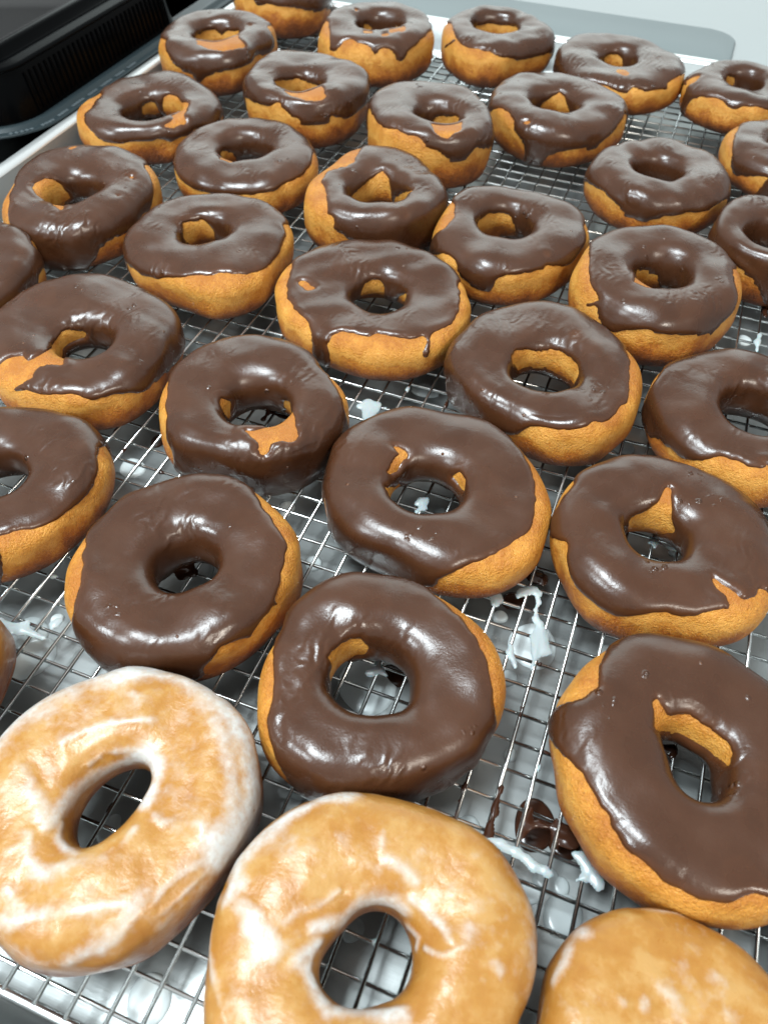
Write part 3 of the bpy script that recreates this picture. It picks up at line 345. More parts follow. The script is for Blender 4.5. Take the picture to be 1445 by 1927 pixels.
        [53,71,72,72,71,72,70,74,69,75,68,76,67,77,66,77,67,77,55,89,55,89,55,88,57,87,58,86,58,85,60,84,60,84,61,82,62,82,63,81,63,80,64,80,64,80,65,79,65,79,65,79,65,79,65,79,65,79,65,79,65,79,65,80,64,80,64,80,64,81,63,81,63,81,63,81,63,81,63,81,63,81,64,80,64,80,64,80,65,79,65,79,65,79,66,66,78,66,79,65,79,65,80,63,81,63,81,62,83,61,83,60,84,60,84,59,85,58,85,59,85,58,86,57,87,56,87,56,88,55,89,54,89,55,89,54,90,54,90,54,90,53,91,53,91,53,92,51,93,51,93,51,93,50,95,49,95,49,95,50,94,50,94,51,93,52,92,52,92,53,91,53,91,54,89,55,89,56,88,56,87,58,86,58,85,60,84,60,84,61,82,62,82,63,81,63,81,63,81,64,80,64,81,64,80,64,80,64,81,63,81,64,81,63,81,63,82,62,82,63,81,64,81,63,81,63,81,76,67,77,67,76,68,76,67,77,67,77,66,78,65,80,64,81,62,83,61,84,59,86,58,87,57,88,55,90,54,91,53,91,53,91,53,91,54,90,54,89,55,89,55,88,55,88,56,87,57,86,57,87,57,86,57,87,57,86,57,87,56,89,55,89,54,90,54,91,53,91,53,91,53,92,52,92,50,94,49,95,56,88,56,87,57,87,58,85,59,84,61,83,61,82,63,80,65,79,65,78,67,77,68,75,70,74,72,72,73,70,75,69,76,68,78,66,79,64,82,62,83,60,86,58,86,57,87,57,88,55,89,55,89,54,91,53,91,52,92,52,93,51,93,51,92,53,91,53,90,54,90,55,88,56,87,58,86,58,85,60,83,61,81,64,77,67,74,70,72,72,71,73,71,74,70,74,69,75,68,77,66,16,3,59,66,16,5,58,39,2,21,19,5,59,31,16,13,22,2,61,30,116,28,117,27,119,25,120,24,122,22,124,20,125,19,126,18,127,17,128,16,128,16,128,25,119,32,112,38,105,44,100,45,98,46,96,49,94,50,93,52,91,53,90,54,89,55,88,56,87,57,87,57,87,58,85,59,85,59,85,59,85,59,85,59,86,58,86,58,86,58,86,57,87,57,87,57,87,57,87,56,88,56,88,56,88,56,88,56,88,56,88,56,89,55,89,55,89,56,88,56,88,56,88,57,87,57,87,57,87,58,86,58,86,58,86,59,85,60,83,61,83,62,82,62,81,64,80,65,79,65,79,65,79,66,78,67,77,68,76,69,75,70,74,71,73,71,74,71,73,71,73,72,72,72,72,72,72,73,71,20], [], 'chocolate donut with one broad drip reaching the rack between two bare patches'),
    11: ([-22.0713, 21.5955, 4.2912, 2.4302, -0.0002, -0.0186, 0.0168, -0.0203, -0.007, 0.0096, -0.0004, 0.001], 0, [1.5474, -0.2089, 0.3335, -0.0109, -0.0225, 0.0, 0.0, 0.0001, -0.0001],
        [52,63,81,62,82,62,82,61,84,60,84,60,84,60,85,59,85,59,85,60,84,60,84,60,84,60,84,60,84,61,83,61,83,61,82,62,81,63,80,64,78,66,77,67,76,68,75,69,62,82,62,83,62,82,62,83,62,82,62,83,62,83,62,82,62,83,62,82,63,82,63,81,63,82,63,81,64,80,64,81,63,81,64,80,64,81,63,81,63,81,62,83,61,83,61,84,59,85,59,86,57,87,57,88,56,88,56,88,56,88,56,88,56,88,56,88,56,87,58,86,58,85,59,85,59,85,59,84,60,84,60,84,60,84,60,84,60,85,59,85,59,86,57,88,56,88,57,88,56,89,55,89,55,90,55,89,55,89,56,88,57,86,58,86,59,84,60,83,61,82,62,81,63,81,63,81,63,82,61,83,61,83,60,84,59,85,58,86,58,86,57,87,56,88,56,87,56,88,56,88,56,87,57,87,57,87,58,86,58,86,59,85,59,85,60,84,60,78,67,75,69,72,72,71,73,69,75,68,76,68,75,68,76,68,76,67,76,68,76,68,76,68,75,69,75,68,76,68,76,68,76,68,76,67,78,66,78,66,78,66,79,64,80,64,80,64,80,63,82,62,82,62,82,61,82,62,82,62,82,62,81,63,81,63,81,63,80,64,80,64,79,65,79,65,78,79,65,80,64,80,64,81,63,82,62,82,62,83,61,83,61,84,60,84,60,85,59,85,59,85,59,85,58,86,58,86,58,86,57,87,57,87,56,88,55,89,55,89,55,89,55,89,66,21,2,55,67,20,2,55,68,76,68,77,67,77,67,78,66,79,65,79,65,80,63,82,62,82,61,83,61,83,60,84,59,49,94,49,95,49,95,48,96,47,97,47,97,46,97,47,97,46,98,45,99,45,99,44,100,43,101,43,100,43,101,42,102,42,102,42,102,42,102,43,101,43,101,43,101,43,102,42,102,42,102,42,102,42,102,42,102,42,102,42,103,41,103,42,102,43,101,44,100,45,99,80,65,79,65,79,65,80,64,81,63,82,63,83,61,84,60,85,59,86,59,86,58,86,58,87,57,87,57,86,59,85,59,84,60,83,61,82,62,82,62,81,63,80,64,80,64,80,64,80,64,80,64,81,63,82,62,83,61,84,60,85,59,86,58,87,57,88,56,27,1,61,55,89,56,88,56,87,58,85,59,84,61,82,62,80,65,77,67,23,1,52,68,23,1,50,71,71,73,70,74,69,75,20,2,46,76,20,2,46,76,21,1,46,76,68,76,68,76,68,76,20,1,48,74,70,74,71,73,71,73,71,74,70,74,70,75,69,75,68,76,68,77,66,78,65,79,64,80,64,28], [], 'smooth oval chocolate donut with crumbly bare specks beside its deep brown hole'),
    12: ([1.0512, 27.9012, 3.9029, 2.65, -0.0113, 0.0175, -0.0091, -0.0297, 0.0023, -0.0006, 0.0, -0.004], 0.25, [1.3812, -0.1566, -0.1825, -0.0016, 0.0104, 0.0, -0.0, 0.0, 0.0],
        [33,91,54,89,56,87,57,86,59,83,62,81,63,80,65,78,67,76,68,76,69,74,70,74,70,73,72,72,72,72,72,72,72,72,72,72,72,72,71,73,71,74,70,74,70,74,70,74,70,75,69,75,69,75,69,76,68,77,67,77,67,78,66,79,65,80,65,79,65,80,64,81,63,81,63,82,63,81,63,81,63,81,63,81,64,80,64,80,64,80,64,80,64,80,65,79,65,80,64,80,64,80,64,80,64,81,63,81,63,82,62,82,62,82,62,83,61,83,61,83,61,83,60,84,60,84,60,84,60,84,59,85,59,85,59,85,58,86,58,86,58,86,58,86,58,87,56,88,56,89,55,89,55,89,55,89,55,89,55,88,57,87,57,86,58,85,59,84,60,82,62,81,63,79,65,78,67,76,68,75,69,74,70,74,70,74,70,74,70,75,69,76,68,77,66,79,65,80,64,81,63,83,61,84,59,85,59,86,58,86,58,86,58,86,58,85,59,85,59,84,60,83,61,82,62,81,63,80,64,79,65,79,65,79,66,78,66,78,65,80,64,81,63,82,62,83,61,84,60,85,59,86,57,88,56,88,56,89,55,89,55,89,55,89,55,88,56,88,56,87,57,86,58,86,57,86,58,86,58,85,59,85,58,85,59,85,58,86,58,86,57,86,58,86,57,87,56,87,57,87,57,86,58,85,59,85,58,85,58,85,65,79,65,79,65,79,66,78,66,78,66,79,66,78,66,79,65,81,64,81,63,82,62,83,61,84,60,85,60,85,59,85,59,85,59,85,59,85,60,83,61,82,63,80,64,79,65,78,67,76,68,75,69,74,70,74,70,73,70,74,70,75,69,75,68,77,67,78,65,79,65,80,64,81,63,82,61,83,61,84,60,84,59,85,59,85,58,86,58,85,58,86,58,85,58,86,58,86,58,85,59,85,59,85,59,86,58,86,58,86,58,87,57,87,57,88,56,88,56,89,55,89,55,89,56,88,56,88,56,88,56,88,56,88,56,88,56,88,57,87,58,86,58,86,59,85,59,85,59,85,59,86,58,86,58,87,57,87,57,87,58,86,58,86,58,85,60,83,61,82,62,81,63,80,64,79,65,77,67,76,68,75,68,75,69,75,69,74,71,73,71,74,70,74,70,75,69,76,68,78,66,79,65,81,63,82,62,84,61,84,60,85,59,86,58,86,58,87,57,87,57,87,57,86,58,86,59,84,60,84,60,83,61,83,61,82,61,83,61,83,61,83,61,83,60,85,58,86,57,87,57,88,48,96,49,95,49,95,49,94,50,94,50,93,51,92,19], [], 'chocolate donut with a fully iced dark hole beside the open bright stretch of rack'),
    13: ([8.0657, 34.9109, 3.9709, 2.2639, 0.0132, -0.0049, -0.012, 0.0078, 0.0064, -0.0066, -0.0039, 0.0049], 0, [1.3519, -0.1693, 0.3715, -0.0202, -0.0233, 0.0, -0.0, 0.0, -0.0002],
        [35,82,63,82,63,82,63,81,63,82,63,82,62,84,60,85,59,86,58,87,56,89,55,90,54,90,54,91,53,91,53,92,52,92,53,91,53,91,54,89,55,89,55,88,57,87,57,87,57,86,57,87,57,87,56,88,55,89,54,90,53,92,51,93,49,96,47,98,45,99,45,100,43,102,42,102,42,103,42,102,43,102,42,102,43,101,45,98,47,97,48,95,50,94,50,93,52,91,53,90,54,89,55,88,56,87,57,86,57,86,58,85,58,86,58,85,58,85,59,85,59,84,60,84,61,83,61,83,62,81,63,81,64,80,65,79,66,78,67,77,67,76,69,75,69,75,70,74,70,74,70,74,70,74,70,73,70,74,70,74,70,74,70,73,71,73,71,72,72,72,72,72,72,71,73,71,73,71,73,70,75,69,75,70,74,70,74,70,75,70,74,70,74,71,74,71,73,72,72,73,72,73,71,74,71,74,70,75,70,75,69,75,70,74,70,75,70,74,70,74,71,72,72,72,72,72,73,70,74,70,74,69,76,68,76,67,77,67,77,67,78,66,78,66,78,66,80,65,80,64,83,62,82,62,83,62,82,62,83,62,82,62,82,62,83,62,82,62,82,62,82,62,82,62,82,62,82,61,83,61,82,62,82,61,83,61,83,60,83,61,83,60,83,60,84,60,83,60,84,60,84,59,84,60,84,59,84,60,84,60,83,61,83,61,82,62,81,64,79,65,78,67,76,69,74,71,72,73,70,76,66,79,64,81,61,84,58,87,56,89,53,92,50,94,50,95,49,95,49,95,48,96,48,95,49,95,49,94,50,94,50,93,51,92,53,91,53,90,54,90,54,89,55,89,55,88,57,87,57,86,59,85,59,84,61,83,61,82,63,81,64,79,65,78,31,14,22,76,32,19,17,76,32,24,13,74,33,29,8,73,34,31,7,72,34,35,3,71,35,109,35,109,35,110,34,110,34,111,33,112,32,113,31,114,30,115,29,116,28,117,27,118,26,119,25,120,24,120,24,121,23,121,23,120,24,120,24,119,25,118,27,117,27,116,28,115,29,114,30,113,31,113,31,112,32,112,32,112,32,112,32,113,32,112,32,113,31,114,30,114,30,115,29,116,28,116,29,115,29,115,29,115,29,115,29,114,31,112,32,112,32,111,33,110,35,108,36,107,37,106,39,104,40,103,42,102,42,101,43,101,44,100,44,100,45,100,44,100,45,99,45,100,45,99,45,100,45,99,46,99,45,99,46,98,47,97,48,96,49,95,50,94,51,92,53,91,54,90,56,87,58,86,59,85,60,83,61,83,61,83,61,83,61,83,61,83,62,83,27], [], 'donut cut by the right edge, just in front of the far right corner donut'),
    14: ([-28.3048, 14.0846, 4.3551, 2.8628, -0.0814, -0.0505, 0.0069, 0.0429, -0.0163, 0.0008, -0.002, 0.0008], 0, [1.4139, 0.1079, -0.5397, -0.0495, -0.0206, -0.0, 0.0, -0.0004, -0.0004],
        [38,86,58,87,57,88,56,88,56,89,55,89,55,89,55,89,55,89,55,89,55,88,56,88,57,86,60,84,61,82,63,81,64,79,66,77,69,75,70,20,2,51,73,18,2,50,75,18,1,50,76,18,2,47,78,17,2,46,79,17,2,46,80,16,2,45,82,16,1,44,83,60,85,59,86,57,87,57,88,55,89,55,89,55,90,54,90,55,89,56,88,57,87,58,86,59,85,60,84,61,82,64,78,67,75,70,73,72,70,74,69,76,68,76,67,77,67,76,67,77,66,77,66,77,66,78,66,77,66,78,65,78,66,78,65,79,65,80,64,80,64,81,63,82,63,83,61,84,61,84,60,85,60,85,60,85,59,85,60,84,60,84,61,83,61,82,62,81,63,80,64,79,65,77,66,77,67,75,69,74,70,73,70,74,70,73,71,73,71,73,71,73,70,74,70,75,69,75,69,76,67,77,67,78,65,79,65,79,64,80,63,81,62,82,61,83,61,82,61,83,60,84,59,84,60,84,60,84,60,84,60,84,60,84,61,83,62,82,63,81,64,81,64,80,65,79,66,78,67,77,67,77,68,76,68,76,69,75,69,75,68,76,68,75,68,76,68,76,67,77,66,78,66,78,65,80,64,80,64,80,64,66,2,13,63,66,2,13,63,66,2,13,63,65,3,14,63,64,4,13,64,61,6,13,65,57,9,13,66,55,10,13,67,53,11,13,67,52,13,12,68,50,95,48,97,46,99,44,100,42,103,39,105,38,106,38,107,36,108,36,108,35,110,33,111,32,112,31,114,29,115,29,116,27,117,27,118,25,119,24,122,22,123,20,125,18,127,16,128,16,129,15,129,15,129,15,130,14,130,15,129,15,129,15,130,14,130,14,130,14,130,14,130,15,129,15,129,16,128,16,128,17,127,18,126,18,127,18,18,1,107,18,17,2,107,19,16,4,105,19,125,20,124,20,124,21,122,22,122,23,121,24,9,19,91,26,7,20,91,28,4,21,90,55,88,57,86,59,84,61,81,64,78,67,73,72,69,75,68,77,66,78,64,80,62,82,59,84,58,86,57,86,57,86,57,86,55,88,51,93,35,78,66,77,67,76,68,75,68,75,69,74,70,73,71,72,71,72,72,71,73,71,73,70,74,69,74,69,75,69,75,68,76,67,11,37,29,67,6,42,29,114,30,114,30,113,31,112,32,111,33,111,33,110,34,109,35,108,46,98,50,94,53,91,55,89,58,86,59,85,61,84,62,82,63,82,63,82,62,83,61,85,60,85,59,87,57,88,56,89,55,91,53,92,53,92,52,94,49,95,49,96,48,97,47,97,47,97,47,96,48,96,48,95,49,94,50,93,51,92,52,90,54,89,55,88,56,87,57,31,2,53,58,31,3,51,59,84,60,84,60,84,61,83,61,84,60,84,60,85,59,85,21], [], 'chocolate donut beside the pan rim, golden dent left of its hole, icing reaching the rack'),
    15: ([-13.2392, 20.0513, 4.0036, 3.0627, -0.0635, -0.019, 0.0524, -0.0301, -0.0055, 0.0112, 0.0039, 0.002], 0, [1.5182, 0.317, -0.6919, -0.0624, -0.0724, -0.0, 0.0, 0.0002, -0.0015],
        [36,57,87,58,86,59,85,60,84,61,82,62,77,68,77,68,78,66,78,67,77,67,77,68,76,68,77,68,76,68,77,68,76,68,77,67,77,68,76,68,76,68,76,69,75,69,76,68,76,69,75,69,75,69,75,70,75,69,75,69,75,69,75,70,75,69,75,69,75,69,75,69,76,68,76,68,76,68,75,69,75,69,75,72,72,70,73,71,73,85,59,86,57,87,57,87,57,71,73,70,74,69,75,67,77,66,7,14,57,64,9,14,58,62,10,14,59,60,11,13,61,58,13,12,62,56,14,11,64,54,15,10,66,53,15,10,67,52,15,9,69,50,16,9,70,49,16,8,72,48,16,8,73,46,17,8,73,46,17,9,73,45,17,9,73,44,18,10,72,44,18,10,72,43,19,11,71,43,19,12,70,43,19,12,70,42,20,13,69,42,20,13,69,41,21,13,69,41,21,13,69,40,22,13,69,40,22,12,70,41,21,11,71,41,21,10,72,41,21,9,73,42,20,8,75,41,20,6,77,41,20,6,77,42,19,6,78,41,19,6,78,41,19,6,78,42,18,6,79,41,19,5,79,41,19,5,80,41,18,5,80,41,18,5,80,41,18,5,81,41,17,5,81,41,17,5,82,40,17,5,83,40,16,5,83,40,16,5,84,39,16,7,83,38,16,8,84,37,15,10,86,33,15,11,87,31,15,13,86,30,15,14,86,30,14,15,86,29,14,16,86,28,14,17,85,28,14,18,85,27,14,18,85,28,13,18,86,27,13,18,86,27,13,18,86,27,13,18,86,27,12,19,87,27,11,18,88,27,11,18,88,27,11,18,88,27,11,17,89,27,11,17,89,28,10,17,89,28,10,17,89,28,10,16,90,28,116,28,116,28,116,29,115,29,115,29,115,29,115,29,115,29,115,30,114,30,114,30,114,30,114,30,113,31,113,32,112,32,112,32,111,33,111,33,111,33,110,34,109,35,109,35,108,37,106,38,105,39,105,39,105,39,106,38,106,38,106,38,107,37,107,37,107,37,107,38,107,37,107,37,107,37,107,37,107,37,107,37,107,53,91,53,91,52,92,51,93,51,93,50,95,49,95,49,95,49,96,48,96,48,96,49,96,48,96,49,95,49,95,50,94,50,94,51,93,51,93,52,92,52,92,52,91,53,91,53,91,53,91,54,89,55,89,55,88,56,87,56,88,56,87,57,86,58,84,59,84,60,82,61,81,62,79,64,79,64,79,65,79,64,79,64,80,63,69,4,3,67,69,75,69,75,69,75,69,75,68,76,68,77,67,78,65,80,64,81,63,82,62,83,60,85,59,85,59,85,59,85,59,85,59,84,59,84,60,83,60,83,61,81,62,81,62,80,63,80,63,80,63,80,63,80,63,81,62,83,60,85,59,86,57,89,55,90,53,94,49,97,47,99,44,102,41,105,38,108,35,110,32,113,30,115,27,117,20,49,3,72,20,49,3,71,21,122,22,121,23,120,24,119,25,118,26,117,27,117,27,116,28,116,28,117,27,117,27,118,26,119,25,121,23,122,22,123,21,125,19,126,19,126,18,127,17,127,18,126,18,126,19,125,19,125,33,110,35,108,37,106,42,102,44,52,93,52,93,53,92,54,90,55,89,57,52], [], 'chocolate donut with a bare pale crescent along its whole left side'),
    16: ([-5.3996, 19.0923, 4.036, 2.7891, -0.0189, 0.0293, 0.016, 0.0242, -0.0081, 0.0076, 0.0025, 0.0001], 0, [1.4228, -0.3322, 0.2364, 0.0096, -0.0276, 0.0, 0.0, 0.0001, 0.0001],
        [49,82,63,81,63,81,64,80,64,80,64,79,65,78,66,77,67,75,70,72,73,70,74,68,77,66,78,64,80,63,82,61,83,61,83,60,83,61,83,61,83,62,80,64,79,65,78,67,76,68,76,68,75,69,75,69,74,70,74,69,75,68,76,68,76,67,77,66,78,66,78,65,79,65,78,66,78,66,78,67,76,68,76,69,74,71,72,74,70,75,68,77,66,80,64,81,63,82,61,84,60,85,59,86,58,87,58,86,58,86,59,86,58,86,59,85,59,85,60,85,59,85,59,86,59,85,59,85,59,86,58,86,58,87,57,87,57,87,56,87,57,87,57,86,58,84,60,65,3,15,61,64,4,13,63,64,5,11,64,63,6,9,66,63,7,8,66,63,7,8,66,62,9,7,67,61,9,7,67,60,11,7,66,59,13,6,66,59,13,7,65,58,15,6,65,57,16,6,64,58,16,7,63,58,17,6,63,58,17,6,62,59,17,6,62,59,17,6,61,59,18,3,64,59,84,60,84,60,83,61,83,61,83,61,83,60,84,60,84,60,84,60,85,59,85,59,86,58,86,58,87,57,88,56,88,55,90,54,91,53,91,53,92,52,92,52,92,52,93,52,92,52,92,52,92,53,92,52,92,52,92,52,92,53,92,52,92,52,92,52,93,51,93,51,94,50,95,49,96,48,96,48,97,47,99,45,101,43,104,40,107,56,89,56,88,57,88,56,88,34,111,33,111,33,111,33,112,31,113,31,113,31,113,30,115,29,115,53,91,29,115,54,90,54,90,54,90,54,90,54,89,56,88,56,88,55,88,56,87,57,87,57,86,57,86,57,52,11,23,58,50,15,20,58,51,18,16,58,59,13,12,60,59,17,3,64,61,83,61,82,62,82,63,81,63,82,62,82,63,82,62,82,63,82,63,82,62,83,62,83,62,82,63,82,63,82,64,80,64,81,64,80,64,80,64,80,65,79,65,79,65,79,65,79,64,80,64,80,63,80,63,81,61,83,58,85,58,86,57,86,58,85,58,86,58,85,59,84,60,84,60,83,60,83,61,83,61,82,62,82,62,82,61,83,61,83,61,83,62,83,61,83,61,84,60,85,60,85,60,84,65,80,66,79,65,79,66,78,67,77,67,77,68,76,68,75,69,74,70,73,71,72,73,70,74,69,75,68,76,67,77,67,76,67,77,67,77,66,78,66,78,66,78,67,77,67,77,68,76,68,76,69,75,69,75,70,76,69,77,67,77,68,75,9,2,59,73,10,2,60,71,11,2,61,69,76,68,77,66,79,64,81,63,82,61,84,60,85,58,86,58,87,56,89,55,89,55,89,55,89,55,89,54,89,55,88,56,87,57,87,57,86,59,84,61,82,63,80,64,80,65,78,66,78,66,79,66,78,66,79,65,80,64,80,65,80,64,81,64,81,14], [], 'chocolate donut with a square shiny drip on its left front and bare golden hole wall'),
    17: ([-19.517, 12.6371, 4.2594, 2.6255, 0.0166, -0.0279, -0.03, -0.0192, -0.0407, -0.0026, -0.0022, 0.0081], 0, [1.2139, -0.3756, 0.2533, 0.0159, -0.0392, 0.0, 0.0, 0.0003, 0.0003],
        [46,67,78,65,79,64,80,64,81,63,81,63,82,62,82,63,81,64,81,64,80,66,78,67,78,68,76,69,75,71,73,72,72,73,71,74,70,74,70,75,69,75,69,75,70,74,71,73,72,72,73,71,73,71,74,70,74,70,74,70,73,72,70,74,68,77,66,78,64,81,62,83,60,84,60,85,58,87,57,87,57,88,55,90,54,90,54,91,53,91,53,91,54,90,54,90,54,90,55,89,55,88,56,88,57,86,58,85,59,84,60,82,61,82,62,80,63,79,64,78,66,76,67,75,68,75,68,74,69,73,70,73,70,73,71,72,71,73,71,73,71,73,71,73,71,74,70,74,71,74,70,75,70,75,69,75,70,75,69,75,70,75,69,75,69,75,69,75,70,73,71,73,71,74,70,76,68,76,68,76,69,75,69,66,4,5,69,65,7,3,69,64,10,1,69,62,82,60,84,58,87,57,87,56,87,56,88,55,89,54,90,53,90,53,91,53,90,54,90,54,90,54,89,55,89,56,88,56,88,56,88,56,88,56,88,56,88,56,89,55,89,55,89,55,90,54,90,53,91,53,91,53,91,53,91,52,92,52,92,52,91,53,91,52,91,53,91,53,90,55,89,56,88,57,12,25,50,58,11,26,49,58,11,26,49,59,85,60,85,60,7,29,48,63,4,29,48,96,49,95,49,94,51,92,52,91,54,88,56,86,58,84,60,82,62,80,64,78,65,77,67,75,68,74,70,73,70,73,71,72,71,73,71,73,71,73,70,75,69,75,68,77,67,78,65,80,64,81,62,82,61,83,60,84,60,84,60,84,60,83,61,83,61,82,62,82,61,82,69,75,70,74,70,74,71,73,71,74,70,75,69,76,68,77,67,79,66,80,64,81,63,83,61,84,60,86,58,87,57,88,55,89,55,89,55,89,56,87,57,87,57,86,58,85,59,84,60,83,62,81,63,80,64,79,65,79,66,77,67,77,68,76,68,75,70,74,70,74,71,73,71,73,72,72,72,71,74,70,74,70,75,69,75,68,77,67,77,67,78,66,78,66,79,65,80,65,79,65,80,65,80,65,80,65,79,66,79,66,78,67,78,67,77,68,76,68,77,68,76,68,76,68,76,68,77,67,77,67,77,66,78,66,79,65,79,65,80,64,80,64,80,64,79,66,78,66,78,67,76,68,75,69,75,70,73,71,73,71,72,72,71,73,71,72,71,72,71,72,72,71,73,70,74,68,76,67,77,66,77,66,78,65,79,65,78,65,79,65,78,66,78,66,77,67,76,69,75,69,75,70,74,70,73,71,73,71,73,71,72,71,73,71,73,70,73,70,74,69,75,68,75,67,31], [], 'chocolate donut with a tall plain golden front and a notch in its far rim'),
    18: ([7.8904, 23.8311, 3.466, 2.9305, -0.0022, 0.0175, 0.0127, -0.0078, -0.0031, 0.0013, -0.0024, -0.0033], 0, [1.3248, -0.4697, -0.7, -0.051, 0.1245, 0.0, -0.0, 0.0024, 0.0024],
        [37,83,61,84,61,83,62,83,61,84,61,84,60,85,60,85,59,86,58,86,58,87,57,87,57,87,57,87,57,87,56,88,56,87,57,86,57,86,58,86,58,85,58,85,59,85,59,85,58,86,58,86,58,86,58,87,57,87,56,89,55,89,55,90,54,90,53,91,53,91,53,91,53,90,53,91,53,90,54,89,55,88,56,87,57,87,58,85,59,85,60,84,60,84,61,83,62,83,62,83,62,83,62,83,62,82,63,82,62,82,63,81,64,80,64,80,65,78,66,77,67,75,69,74,70,72,72,71,73,69,75,68,76,67,76,67,77,67,77,68,76,68,75,70,74,72,72,74,70,75,69,77,67,79,65,80,64,82,62,83,61,83,61,83,61,83,61,83,61,82,62,81,63,80,65,78,66,77,67,76,68,75,70,73,71,73,71,73,71,74,71,73,71,74,70,75,69,76,68,77,67,77,67,78,65,80,64,80,64,80,63,81,63,80,63,81,63,80,64,79,64,80,64,80,63,81,63,81,63,81,62,82,62,83,61,84,60,85,59,86,58,87,57,88,56,89,56,88,56,88,56,88,57,86,58,85,60,82,63,80,64,78,67,75,70,72,72,70,75,68,77,66,78,65,80,63,82,62,82,63,81,63,80,65,79,67,76,69,71,75,68,78,57,88,58,88,56,89,55,90,53,92,52,92,52,92,53,91,53,91,53,90,54,90,54,89,55,89,55,88,56,87,57,87,58,85,59,85,59,85,59,84,60,84,60,84,60,84,60,83,61,83,61,83,62,81,63,81,63,80,64,80,64,80,64,80,64,80,65,79,65,79,65,80,64,80,64,81,63,82,62,82,62,83,61,84,60,84,60,85,58,86,58,86,58,86,58,86,58,85,59,85,59,84,59,84,60,84,60,83,60,84,60,83,61,83,61,83,61,83,60,84,60,84,59,86,58,86,57,88,55,89,53,92,51,93,50,94,48,97,45,99,43,101,41,103,38,105,36,108,28,116,28,116,28,116,28,116,28,116,28,116,28,116,28,116,28,116,28,116,28,116,28,116,28,116,28,116,28,116,28,116,28,116,28,115,29,115,29,115,29,114,30,114,30,114,30,114,30,115,29,115,29,115,29,116,28,117,28,117,27,118,26,118,27,118,26,118,26,119,26,118,26,118,27,116,28,116,29,114,30,113,32,111,34,108,36,107,38,105,40,103,41,102,43,101,44,99,46,98,47,97,48,96,49,95,50,95,50,94,52,93,52,92,55,89,57,88,57,87,57,87,57,87,57,87,57,87,57,87,58,86,59,85,60,84,24], [], 'chocolate donut cut by the right edge, dark hole, drip touching the wires'),
    19: ([2.4212, 17.1451, 4.0469, 3.2699, -0.0225, 0.0143, 0.0068, 0.0026, 0.0018, 0.003, 0.0098, -0.0044], 0, [1.3229, 0.1061, 0.1467, -0.0019, 0.0059, -0.0, 0.0, 0.0, 0.0],
        [62,49,96,49,95,50,95,49,95,50,94,51,93,51,93,52,93,51,93,51,93,51,93,51,92,52,92,51,93,51,93,50,92,52,90,54,88,56,86,58,84,60,83,62,81,64,79,66,78,67,76,69,74,71,73,73,70,75,69,76,68,77,66,79,65,80,64,81,63,82,62,82,61,83,61,84,60,84,60,84,60,84,59,85,59,85,59,85,59,85,59,85,59,85,59,85,59,85,59,85,59,84,61,83,61,83,61,83,62,81,63,81,63,80,65,79,65,78,66,78,66,77,67,77,66,77,67,77,67,76,67,66,78,65,78,65,79,64,80,64,79,64,80,64,79,65,79,65,79,65,78,66,78,66,78,66,77,67,77,67,77,66,78,66,77,67,77,67,77,67,76,68,76,68,76,68,76,68,76,67,77,67,77,67,78,66,78,66,79,65,80,64,80,64,81,63,82,62,82,61,84,60,84,60,85,59,85,59,85,59,84,60,84,60,84,60,83,61,82,62,82,62,81,62,82,62,81,63,81,63,81,63,81,63,81,63,82,62,82,61,84,60,85,59,2,18,66,58,2,18,67,76,68,75,70,73,72,72,73,70,74,69,76,68,76,68,77,67,78,67,78,66,79,66,78,66,79,66,79,66,78,66,79,66,78,66,79,65,79,65,80,64,80,64,80,64,81,62,82,62,82,19,1,41,83,61,84,59,85,59,85,59,85,59,85,60,84,60,84,60,84,61,83,62,82,62,82,63,81,64,80,64,80,65,78,66,78,67,77,67,77,67,76,68,76,68,75,69,75,69,74,70,74,70,74,69,75,69,75,69,74,70,74,69,59,1,15,69,59,2,13,33,97,2,12,32,98,3,11,31,100,3,9,31,102,3,8,31,103,4,5,31,105,4,3,31,106,37,107,36,107,37,104,39,104,39,105,38,105,38,106,38,105,39,105,39,104,40,104,40,105,39,105,39,105,39,105,40,104,40,104,40,105,39,105,39,106,38,106,39,106,38,106,38,107,37,108,37,107,37,108,37,107,38,107,37,107,38,106,39,105,40,104,41,102,76,68,77,67,78,66,79,65,80,64,80,64,81,62,83,61,83,61,84,60,84,60,85,59,85,59,85,59,86,57,87,57,87,57,88,56,88,56,88,55,89,55,89,55,89,55,89,54,90,54,89,55,88,56,87,56,87,57,86,58,85,59,84,60,82,62,81,62,82,62,81,63,81,64,80,64,80,65,80,64,81,64,81,64,82,62,84,60,85,60,86,58,88,57,88,56,89,55,89,57,87,59,85,60,83,62,81,64,79,66,76,69,73,73,68,77,65,80,62,83,59,86,56,89,54,91,52,92,51,94,49,95,49,33], [], 'chocolate donut with a short sideways icing whisker on its bare left side'),
    20: ([-10.1182, 11.6228, 4.6011, 2.4383, 0.0617, -0.0191, -0.0055, -0.0152, -0.0041, 0.0083, -0.0038, 0.0063], 0, [1.319, 0.2911, -0.0021, 0.0161, -0.0002, 0.0, -0.0, -0.0, 0.0],
